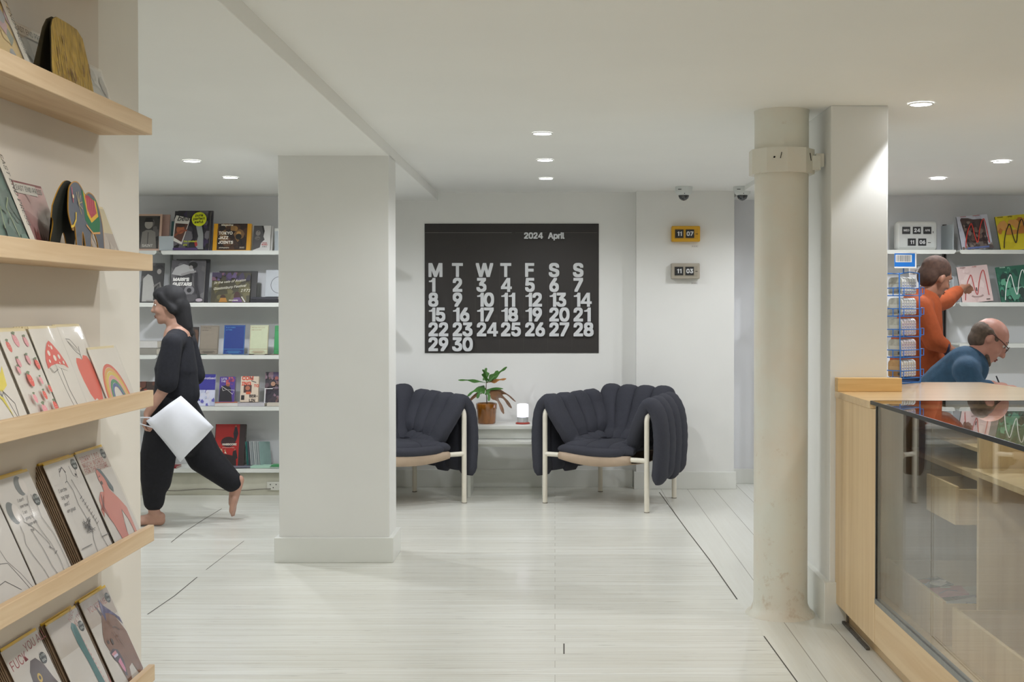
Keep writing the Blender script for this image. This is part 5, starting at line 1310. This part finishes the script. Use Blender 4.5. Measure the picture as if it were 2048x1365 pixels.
PKW = [M('pack_white', '#d7d8d6', rough=.3, coat=.6, var=.12, scale=60), M('pack_pinkish', '#d2c8cc', rough=.3, coat=.6, var=.2, scale=90), M('pack_tan', '#c8b898', rough=.35, coat=.5, var=.15, scale=50)]
PKF = [M('pack_face_grey', '#a5a69c', rough=.35, coat=.4, var=.2, scale=50), M('pack_face_grey', '#a5a69c'), M('pack_face_tan', '#a8885c', rough=.4, coat=.4, var=.15, scale=40)]
ORD = ['lowest', 'second lowest', 'middle', 'second highest', 'top']
for k in range(5):
    first = None
    fam = 2 if k == 0 else (1 if k in (1, 2) else 0)
    for j in range(6):
        if first is None or j == 0:
            mb = MB(); T, Wd, H = .0165, .072, .076
            out = []
            for q in range(7):
                a_ = math.pi / 2 * q / 6; out.append((.018 * (1 - math.cos(a_)) - 0, H - .018 + .018 * math.sin(a_)))
            prof = [(0, .004), (0, H - .018)] + out + [(Wd - p[0], p[1]) for p in out[::-1]] + [(Wd, .004), (Wd - .004, 0), (.004, 0)]
            mb.prism(prof, lambda y, z, d: (d, y, z), 0, T, PKF[fam], PKW[0 if fam == 2 else fam])
            a = Art(mb, Wd, H, fn=lambda x, z, d: (d, Wd - x, z), step=.0002); a.rect(.1, .06, .9, .3, '#8a8c88' if fam != 2 else '#8d6c44'); a.rect(.1, .4, .9, .62, '#b8b9b0' if fam != 2 else '#b0946c'); a.rect(.72, .1, .88, .26, '#4a4c50')
            a2 = Art(mb, T, H, fn=lambda x, z, d: (x, d, z), step=.0002)
            for q, c_ in enumerate(('#8f8fc4', '#b9b4cc', '#8a8fb8', '#a88fa8' if fam == 1 else '#a5a8b8')): a2.rect(.2, .12 + .17 * q, .8, .2 + .17 * q, c_)
            o = first = mb.build('pack', bevel=.0015)
        else:
            o = first.copy(); COL.objects.link(o)
        loc = Matrix.Rotation(math.radians(40), 4, 'Z') @ Vector((.002 + j * .0192, 0.0005, .0305 + k * TH + (.001 * (j % 2))))
        o.location = Vector((1.560, 5.40, .9625)) + loc - Vector((0, 0, .0285)) + Vector((0, 0, .0285))
        o.rotation_euler = (0, 0, math.radians(40 + (j % 3 - 1) * .6))
        if j == 0: tag(o, 'small wrapped pack at the front of the %s tier of the blue rack' % ORD[k], 'pack', 'packs in the blue rack')
        else: tag(o, 'small wrapped pack behind the front one in the %s tier of the blue rack' % ORD[k], 'pack', 'packs behind the front one, %s tier' % ORD[k])

# ---------------------------------------------------------------- people
SKIN_A = M('skin_light_tan', '#b48b78', rough=.5, var=.05, scale=20)
SKIN_B = M('skin_pink', '#bd8878', rough=.5, var=.06, scale=20)
SKIN_C = M('skin_brown', '#a0705a', rough=.5, var=.05, scale=20)
BLACKC = M('black_cloth', '#1b1c24', rough=.9, var=.2, scale=60, bump=.2, bscale=200)
BLACKT = M('black_trouser_cloth', '#15151b', rough=.9, var=.2, scale=50, bump=.2, bscale=200)
HAIRK = M('black_hair', '#141316', rough=.8, var=.3, scale=40, stretch=(1, 1, .2))
HAIRB = M('brown_grey_hair', '#5d4d42', rough=.75, var=.3, scale=50)
DENIM = M('denim_shirt', '#2d4d68', rough=.85, var=.15, scale=30, bump=.25, bscale=160)
NAVY = M('navy_trousers', '#232a44', rough=.9, var=.15, scale=40)
ORANGE = M('orange_cloth', '#a04a22', rough=.9, var=.1, scale=30, bump=.2, bscale=150)
EYEW = M('eye_white', '#d8d4ce', rough=.2, var=.02); EYED = M('eye_dark', '#221a16', rough=.15); LIPS = M('lips', '#9a5a52', rough=.45)

def head_frame(c, fwd, up):
    f = Vector(fwd).normalized(); u = Vector(up); u = (u - f * u.dot(f)).normalized(); l = u.cross(f)
    R = Matrix((f, l, u)).transposed()      # local x = forward, y = left, z = up
    return Vector(c), R
def add_head(mb, skin, c, R, k=1.):
    P = lambda x, y, z: c + R @ Vector((x * k, y * k, z * k)); S = lambda *r: tuple(q * k for q in r)
    mb.ell(P(-.012, 0, .025), S(.098, .076, .095), skin, R)            # skull
    mb.ell(P(.022, 0, -.015), S(.068, .063, .085), skin, R)            # face
    mb.ell(P(.034, 0, -.072), S(.050, .046, .045), skin, R)            # jaw
    mb.ell(P(.060, 0, -.098), S(.024, .026, .020), skin, R)            # chin
    mb.capsule(P(.084, 0, .020), .009 * k, P(.104, 0, -.022), .014 * k, skin)   # nose
    for s in (-1, 1):
        mb.ell(P(.098, s * .011, -.026), S(.010, .008, .007), skin, R)
        mb.ell(P(-.008, s * .078, -.004), S(.018, .010, .032), skin, R)   # ears
        mb.ell(P(.072, s * .030, .034), S(.016, .024, .008), skin, R)     # brow ridge
        mb.ell(P(.060, s * .040, -.025), S(.022, .018, .020), skin, R)    # cheeks
    mb.ell(P(.082, 0, -.058), S(.012, .022, .007), skin, R); mb.ell(P(.080, 0, -.070), S(.012, .019, .007), skin, R)
def add_face(parent, c, R, k=1., brows=HAIRK):
    P = lambda x, y, z: c + R @ Vector((x * k, y * k, z * k)); S = lambda *r: tuple(q * k for q in r)
    for s in (-1, 1):
        mb = MB(); mb.ell(P(.0715, s * .031, .014), S(.0095, .013, .0075), EYEW, R); mb.ell(P(.0795, s * .032, .014), S(.004, .0062, .0062), EYED, R); mb.build('eye', parent)
        MB().capsule(P(.083, s * .016, .036), .004 * k, P(.072, s * .050, .037), .0028 * k, brows, 8).build('eyebrow', parent)
    mb = MB(); mb.ell(P(.0915, 0, -.0585), S(.006, .021, .0045), LIPS, R); mb.ell(P(.0895, 0, -.069), S(.006, .018, .005), LIPS, R); mb.build('lips', parent)
def hand(mb, skin, wrist, d, nrm, curl=.5, k=1., side=1):
    """palm from the wrist along d, palm facing nrm, five separate fingers curling towards nrm"""
    d = Vector(d).normalized(); n = Vector(nrm); n = (n - d * n.dot(d)).normalized(); a = d.cross(n) * side
    w = Vector(wrist)
    for o in (-.024, -.008, .008, .024):
        mb.capsule(w + a * o * .6 * k, .016 * k, w + d * .078 * k + a * o * k * 1.15, .0135 * k, skin, 10)
    for i, (o, Ln, r) in enumerate(((-.031, .066, .0082), (-.0105, .080, .0088), (.0105, .085, .009), (.031, .078, .0088))):
        p = w + d * .082 * k + a * o * k; ang = .15 + .08 * i * 0
        for j, fr in enumerate((.45, .32, .23)):
            ang += curl * (.55 + .25 * j) + .05 * (3 - i) * curl
            q = p + (d * math.cos(ang) + n * math.sin(ang) + a * (o * .9)) * Ln * fr * k
            mb.capsule(p, r * k, q, r * .93 * k, skin, 10); p = q
    p = w + d * .022 * k + a * .030 * k; ang = .75
    for j, fr in enumerate((.5, .5)):
        q = p + (d * math.cos(ang) * .75 + a * math.sin(ang) + n * (.35 + curl * .4)) * .060 * fr * k
        mb.capsule(p, .0115 * k, q, .010 * k, skin, 10); p = q; ang -= .35
def foot(mb, skin, heel, toe, up, k=1.):
    h, t = Vector(heel), Vector(toe); d = (t - h).normalized(); u = Vector(up); u = (u - d * u.dot(d)).normalized(); s = d.cross(u); Ln = (t - h).length
    mb.capsule(h + u * .026 * k, .030 * k, h + d * Ln * .62 + u * .026 * k, .027 * k, skin)
    mb.capsule(h + u * .05 * k, .030 * k, h + d * Ln * .55 + u * .034 * k, .024 * k, skin)
    for o in (-.024, -.004, .016): mb.capsule(h + d * Ln * .5 + s * o + u * .022 * k, .020 * k, h + d * Ln * .80 + s * o * 1.2 + u * .016 * k, .015 * k, skin, 10)
    for i, (o, e, r) in enumerate(((-.034, .90, .009), (-.018, .95, .0095), (-.002, .98, .010), (.012, 1.0, .0105), (.031, 1.0, .014))):
        mb.capsule(h + d * Ln * .74 + s * o + u * .015 * k, r, h + d * Ln * (e - .05) + s * o * 1.05 + u * .011 * k, r * .85, skin, 10)

# ---- the walking woman in black
YW = 7.25
def w(px, py, dy=0.): v = at(px, py, YW); return Vector((v.x, YW + dy, v.z))
pr = empty('person', (w(330, 1045).x, YW, 0)); tag(pr, 'person in loose black clothes walking to the left with a white bag', 'person')
def PW(name, mb, **k):
    o = mb.build(name, pr, **k); o.location = -pr.location; return o
hc, hR = head_frame(w(336, 612), (-1, -.10, -.13), (-.13, 0, 1))
mb = MB(); add_head(mb, SKIN_A, hc, hR, .90)
mb.capsule(w(345, 630), .050, w(354, 668), .052, SKIN_A)
mb.capsule(w(356, 672), .085, w(352, 740), .095, SKIN_A); mb.capsule(w(352, 740), .09, w(346, 812), .105, SKIN_A)     # trunk
for s in (-1, 1): mb.capsule(w(356, 676), .06, w(358, 684, s * .135), .048, SKIN_A)
sh, el, wr = w(360, 686, -.155), w(354, 768, -.205), w(318, 822, -.215)
mb.capsule(sh, .045, el, .036, SKIN_A); mb.capsule(el, .036, wr, .024, SKIN_A)
hand(mb, SKIN_A, wr, (w(309, 850, 0) - w(318, 822, 0)), (.9, .25, .1), 1.15, .86, 1)
sh2, el2, wr2 = w(358, 686, .150), w(372, 760, .18), w(352, 815, .19)
mb.capsule(sh2, .045, el2, .036, SKIN_A); mb.capsule(el2, .036, wr2, .024, SKIN_A); hand(mb, SKIN_A, wr2, (-.5, 0, -1), (-.4, -.8, 0), .5, .86, -1)
# legs: the front one upright, the rear one pushing off
fh, fk, fa = w(342, 826, -.085), w(318, 925, -.09), w(316, 1019, -.09)
bh_, bk, ba = w(352, 826, .085), w(398, 918, .09), w(461, 975, .09)
mb.capsule(fh, .085, fk, .056, SKIN_A); mb.capsule(fk, .055, fa, .034, SKIN_A); mb.capsule(bh_, .085, bk, .056, SKIN_A); mb.capsule(bk, .055, ba, .034, SKIN_A)
fz = w(330, 1040, -.09); foot(mb, SKIN_A, (fz.x - .005, fz.y, .004), (fz.x - .215, fz.y - .01, .004), (0, 0, 1))
h2 = w(478, 968, .09); foot(mb, SKIN_A, h2, (w(456, 1032).x, h2.y, .012), (-1, 0, -.1))
PW('body', mb, remesh=.0075, smooth=3)
add_face(pr, hc, hR, .90)
for o in list(pr.children):
    if o.name.split('.')[0] in ('eye', 'eyebrow', 'lips'): o.location = -pr.location
mb = MB(); P = lambda x, y, z: hc + hR @ Vector((x, y, z)) * .90
mb.ell(P(-.026, 0, .045), (.094, .080, .086), HAIRK, hR); mb.ell(P(-.070, 0, -.01), (.060, .074, .088), HAIRK, hR)
mb.capsule(P(-.078, 0, -.02), .062, w(370, 655), .048, HAIRK); mb.capsule(w(366, 645), .05, w(379, 668), .026, HAIRK)
for s in (-1, 1): mb.capsule(P(.03, s * .062, .075), .024, P(-.045, s * .072, -.035), .028, HAIRK)
mb.ell(P(.020, 0, .082), (.062, .068, .044), HAIRK, hR)
PW('hair', mb, remesh=.008, smooth=3)
mb = MB()
mb.capsule(w(357, 672), .082, w(352, 740), .128, BLACKC); mb.capsule(w(352, 740), .122, w(352, 792), .130, BLACKC); mb.capsule(w(366, 735), .08, w(376, 790), .07, BLACKC)
for s, S_, E_ in ((-1, sh, el), (1, sh2, el2)):
    mb.capsule(w(357, 676), .070, S_, .060, BLACKC); mb.capsule(S_, .062, S_.lerp(E_, .92), .066, BLACKC)
PW('top', mb, remesh=.010, smooth=6)
mb = MB()
mb.capsule(w(346, 800), .118, w(346, 835), .125, BLACKT)
mb.capsule(fh, .112, fk, .094, BLACKT); mb.capsule(fk, .094, fa + Vector((0, 0, .06)), .062, BLACKT); mb.capsule(fh, .10, w(322, 960, -.09), .085, BLACKT)
mb.capsule(bh_, .115, bk, .105, BLACKT); mb.capsule(bk, .105, bk.lerp(ba, .90), .066, BLACKT); mb.capsule(w(346, 840), .10, w(372, 880), .10, BLACKT)
PW('trousers', mb, remesh=.010, smooth=6)

# the white bag hanging from her hand
BAG = M('white_bag_paper', '#e6e8f0', rough=.6, var=.03, scale=6, bump=.15, bscale=12)
yb = -.27
c1, c2, c3, c4 = w(322, 834), w(388, 786), w(452, 846), w(387, 914)
g = 10; mb = MB()
def bagpt(u, v, side):
    p = (c1 * (1 - u) + c2 * u) * (1 - v) + (c4 * (1 - u) + c3 * u) * v
    th = .045 * (math.sin(math.pi * u) * math.sin(math.pi * v)) ** .5 + .004
    return Vector((p.x, YW + yb + side * th + .012 * math.sin(u * 7 + v * 3), p.z))
for side in (-1, 1):
    vs = [bagpt(i / g, j / g, side) for i in range(g + 1) for j in range(g + 1)]
    fs = [(i * (g + 1) + j, i * (g + 1) + j + 1, (i + 1) * (g + 1) + j + 1, (i + 1) * (g + 1) + j) for i in range(g) for j in range(g)]
    mb.add(vs, fs if side < 0 else [f[::-1] for f in fs], BAG, True)
rim = [(i / g, 0) for i in range(g)] + [(1, j / g) for j in range(g)] + [(1 - i / g, 1) for i in range(g)] + [(0, 1 - j / g) for j in range(g)]
vs = [bagpt(u, v, -1) for u, v in rim] + [bagpt(u, v, 1) for u, v in rim]; n = len(rim)
mb.add(vs, [(i, (i + 1) % n, (i + 1) % n + n, i + n) for i in range(n)], BAG, True)
bg = mb.build('bag', weld=True); tag(bg, 'plain white bag swinging from the hand of the walking person', 'bag')
MB().tube([bagpt(.12, .0, 0), bagpt(.04, .0, 0) + Vector((-.045, .01, .012)), bagpt(.0, .06, 0) + Vector((-.05, .01, -.005)), bagpt(.0, .16, 0)], .004, BAG, 8).build('handle', bg)

# ---- the bald man bending over the counter
YM = 6.55
def m(px, py, dy=0.): return at(px, py, YM + dy)
pm = empty('person', (m(1850, 700).x, YM, 0)); tag(pm, 'bald bearded person in glasses and a blue denim shirt, bending over behind the counter', 'person')
def PM(name, mb, **k):
    o = mb.build(name, pm, **k); o.location = -pm.location; return o
hc, hR = head_frame(m(1979, 682), (.72, -.22, -.60), (.64, 0, .72))
kk = 1.02
mb = MB(); add_head(mb, SKIN_B, hc, hR, kk)
mb.capsule(m(1966, 700), .058, m(1938, 722), .064, SKIN_B)
mb.capsule(m(1934, 734), .105, m(1900, 768, .10), .12, SKIN_B); mb.capsule(m(1900, 768, .10), .12, m(1876, 792, .22), .125, SKIN_B)
sL, eL, wL = m(1937, 744, -.17), m(1962, 806, -.26), m(1988, 768, -.30)
wL = m(1990, 770, -.24)
for s in (-1, 1): mb.capsule(m(1936, 730), .07, m(1934, 742, s * .16), .058, SKIN_B)
mb.capsule(m(1934, 742, -.17), .052, m(1952, 790, -.22), .040, SKIN_B); mb.capsule(m(1952, 790, -.22), .040, m(1985, 771, -.20), .027, SKIN_B)
hand(mb, SKIN_B, m(1985, 771, -.20), (1, -.05, -.10), (.1, .3, -1), .45, .95, -1)
mb.capsule(m(1934, 742, .17), .052, m(1962, 790, .20), .040, SKIN_B); mb.capsule(m(1962, 790, .20), .040, m(2000, 775, .10), .027, SKIN_B)
hand(mb, SKIN_B, m(2000, 775, .10), (1, -.2, -.05), (0, -.2, -1), .45, .95, 1)
hipm = m(1876, 794, .22)
for s in (-1, 1):
    mb.capsule(hipm + Vector((0, s * .09, 0)), .095, Vector((hipm.x + .06, hipm.y + s * .10, .48)), .065, SKIN_B); mb.capsule(Vector((hipm.x + .06, hipm.y + s * .10, .48)), .062, Vector((hipm.x - .02, hipm.y + s * .11, .09)), .042, SKIN_B)
    foot(mb, SKIN_B, (hipm.x - .08, hipm.y + s * .11, .004), (hipm.x + .17, hipm.y + s * .13, .004), (0, 0, 1))
PM('body', mb, remesh=.0075, smooth=3)
add_face(pm, hc, hR, kk, HAIRB)
for o in list(pm.children):
    if o.name.split('.')[0] in ('eye', 'eyebrow', 'lips'): o.location = -pm.location
P = lambda x, y, z: hc + hR @ Vector((x, y, z)) * kk
mb = MB(); mb.ell(P(-.042, 0, .012), (.076, .081, .070), HAIRB, hR); mb.ell(P(-.045, 0, -.03), (.062, .068, .055), HAIRB, hR)
for s in (-1, 1): mb.capsule(P(-.03, s * .068, .03), .016, P(.022, s * .066, .014), .012, HAIRB)
PM('hair', mb, remesh=.006, smooth=2)
mb = MB()
for a_, b_ in (((.04, .045, -.085), (.072, .018, -.108)), ((.04, -.045, -.085), (.072, -.018, -.108)), ((.072, -.018, -.108), (.072, .018, -.108))): mb.capsule(P(*a_), .014, P(*b_), .016, HAIRB)
PM('beard', mb, remesh=.006, smooth=2)
SPEC = M('spectacle_frame', '#4a2a24', rough=.3)
mb = MB()
for s in (-1, 1):
    mb.tube([P(.100 + .002 * math.cos(a_ * math.pi / 8), s * .034 + .024 * math.cos(a_ * math.pi / 8), .010 + .018 * math.sin(a_ * math.pi / 8)) for a_ in range(16)], .0022, SPEC, 6, closed=True)
    mb.tube([P(.098, s * .058, .016), P(.05, s * .079, .020), P(-.012, s * .083, .022), P(-.03, s * .080, .004)], .0026, SPEC, 6)
mb.tube([P(.101, -.011, .014), P(.106, 0, .018), P(.101, .011, .014)], .002, SPEC, 6)
PM('glasses', mb)
mb = MB()
mb.capsule(m(1932, 736), .122, m(1900, 770, .10), .14, DENIM); mb.capsule(m(1900, 770, .10), .14, m(1880, 790, .2), .14, DENIM)
for s in (-1, 1): mb.capsule(m(1934, 736), .085, m(1934, 744, s * .165), .074, DENIM)
mb.capsule(m(1934, 744, -.17), .072, m(1952, 790, -.22), .062, DENIM); mb.capsule(m(1952, 790, -.22), .060, m(1975, 776, -.205), .044, DENIM)
mb.capsule(m(1934, 744, .17), .072, m(1962, 790, .20), .060, DENIM); mb.capsule(m(1962, 790, .20), .058, m(1985, 780, .14), .042, DENIM)
PM('shirt', mb, remesh=.009, smooth=4)
mb = MB(); n1, n2 = m(1944, 712), m(1958, 724)
mb.capsule(m(1930, 710, -.06), .020, m(1960, 728, -.075), .016, DENIM); mb.capsule(m(1930, 710, .06), .020, m(1960, 728, .075), .016, DENIM); mb.capsule(m(1930, 710, -.06), .020, m(1930, 710, .06), .020, DENIM)
PM('collar', mb, remesh=.007, smooth=2)
mb = MB(); mb.capsule(m(1880, 792, .2), .135, hipm, .135, NAVY)
for s in (-1, 1):
    mb.capsule(hipm + Vector((0, s * .08, 0)), .115, Vector((hipm.x + .06, hipm.y + s * .10, .48)), .085, NAVY); mb.capsule(Vector((hipm.x + .06, hipm.y + s * .10, .48)), .085, Vector((hipm.x - .02, hipm.y + s * .11, .08)), .07, NAVY)
PM('trousers', mb, remesh=.010, smooth=4)
pn = empty('pen', m(2003, 776, -.20)); tag(pn, 'dark pen in the hand of the bald bearded person', 'pen')
MB().tube([(-.015, .03, .06), (.0, 0, 0), (.008, -.016, -.032), (.0095, -.019, -.038)], [.004, .004, .0035, .001], M('pen_black', '#22242a', rough=.3), 8).build('barrel', pn)

# ---- the person in orange behind him
YO = 7.30
def q(px, py, dy=0.): return at(px, py, YO + dy)
po = empty('person', (q(1830, 700).x, YO, 0)); tag(po, 'brown haired person in an orange sweatshirt reaching towards the magazine shelf', 'person')
def PO(name, mb, **k):
    o = mb.build(name, po, **k); o.location = -po.location; return o
hc, hR = head_frame(q(1872, 556), (.86, .30, -.40), (.40, 0, .9))
kk = .98
mb = MB(); add_head(mb, SKIN_C, hc, hR, kk)
mb.capsule(q(1862, 574), .055, q(1846, 598), .060, SKIN_C)
mb.capsule(q(1840, 615), .10, q(1826, 690), .11, SKIN_C); mb.capsule(q(1826, 690), .11, q(1824, 770), .12, SKIN_C)
for s in (-1, 1): mb.capsule(q(1842, 608), .07, q(1842, 616, s * .15), .056, SKIN_C)
# the far arm reaches out to the shelf, the near one down to the desk
mb.capsule(q(1844, 614, .16), .05, q(1892, 600, .40), .040, SKIN_C); mb.capsule(q(1892, 600, .40), .038, q(1925, 576, .66), .026, SKIN_C)
hand(mb, SKIN_C, q(1925, 576, .66), (.5, .8, .12), (.3, -.2, -1), .5, .92, 1)
eo, wo = q(1868, 682, -.20), q(1908, 704, -.18)
mb.capsule(q(1842, 618, -.16), .05, eo, .040, SKIN_C); mb.capsule(eo, .038, wo, .026, SKIN_C)
hand(mb, SKIN_C, wo, (1, 0, .12), (.1, .2, -1), .4, .92, -1)
for s in (-1, 1):
    hx_ = q(1824, 772); kn = Vector((hx_.x + .03, YO + s * .10, .47)); an = Vector((hx_.x - .02, YO + s * .11, .09))
    mb.capsule(hx_ + Vector((0, s * .09, 0)), .09, kn, .062, SKIN_C); mb.capsule(kn, .060, an, .040, SKIN_C); foot(mb, SKIN_C, (an.x - .06, an.y, .004), (an.x + .18, an.y, .004), (0, 0, 1))
PO('body', mb, remesh=.0075, smooth=3)
add_face(po, hc, hR, kk)
for o in list(po.children):
    if o.name.split('.')[0] in ('eye', 'eyebrow', 'lips'): o.location = -po.location
P = lambda x, y, z: hc + hR @ Vector((x, y, z)) * kk
mb = MB(); mb.ell(P(-.026, 0, .045), (.096, .084, .086), M('brown_hair', '#4a342a', rough=.85, var=.3, scale=40), hR); mb.ell(P(-.060, 0, -.005), (.062, .078, .080), M('brown_hair'), hR)
PO('hair', mb, remesh=.008, smooth=3)
mb = MB()
mb.capsule(q(1842, 616), .125, q(1834, 690), .160, ORANGE); mb.capsule(q(1834, 690), .16, q(1836, 748), .168, ORANGE)
for s in (-1, 1): mb.capsule(q(1842, 608), .085, q(1842, 616, s * .15), .075, ORANGE)
mb.capsule(q(1844, 614, .16), .072, q(1892, 600, .40), .060, ORANGE); mb.capsule(q(1892, 600, .40), .058, q(1914, 584, .575), .042, ORANGE)
mb.capsule(q(1842, 618, -.16), .072, eo, .062, ORANGE); mb.capsule(eo, .060, eo.lerp(wo, .45), .048, ORANGE)
PO('sweatshirt', mb, remesh=.009, smooth=4)
mb = MB(); mb.capsule(q(1824, 766), .140, q(1824, 780), .138, NAVY)
for s in (-1, 1):
    kn = Vector((hx_.x + .03, YO + s * .10, .47)); an = Vector((hx_.x - .02, YO + s * .11, .09))
    mb.capsule(hx_ + Vector((0, s * .08, -.02)), .112, kn, .08, NAVY); mb.capsule(kn, .08, an, .066, NAVY)
PO('trousers', mb, remesh=.010, smooth=4)
MB().tube([tuple(eo.lerp(wo, .62) + Vector((0, .038 * math.cos(t * math.pi / 8), .038 * math.sin(t * math.pi / 8))) - po.location) for t in range(16)], .010, M('navy_cuff', '#1f2440', rough=.7), 8, closed=True).build('wristband', po)
bpy.context.view_layer.update()
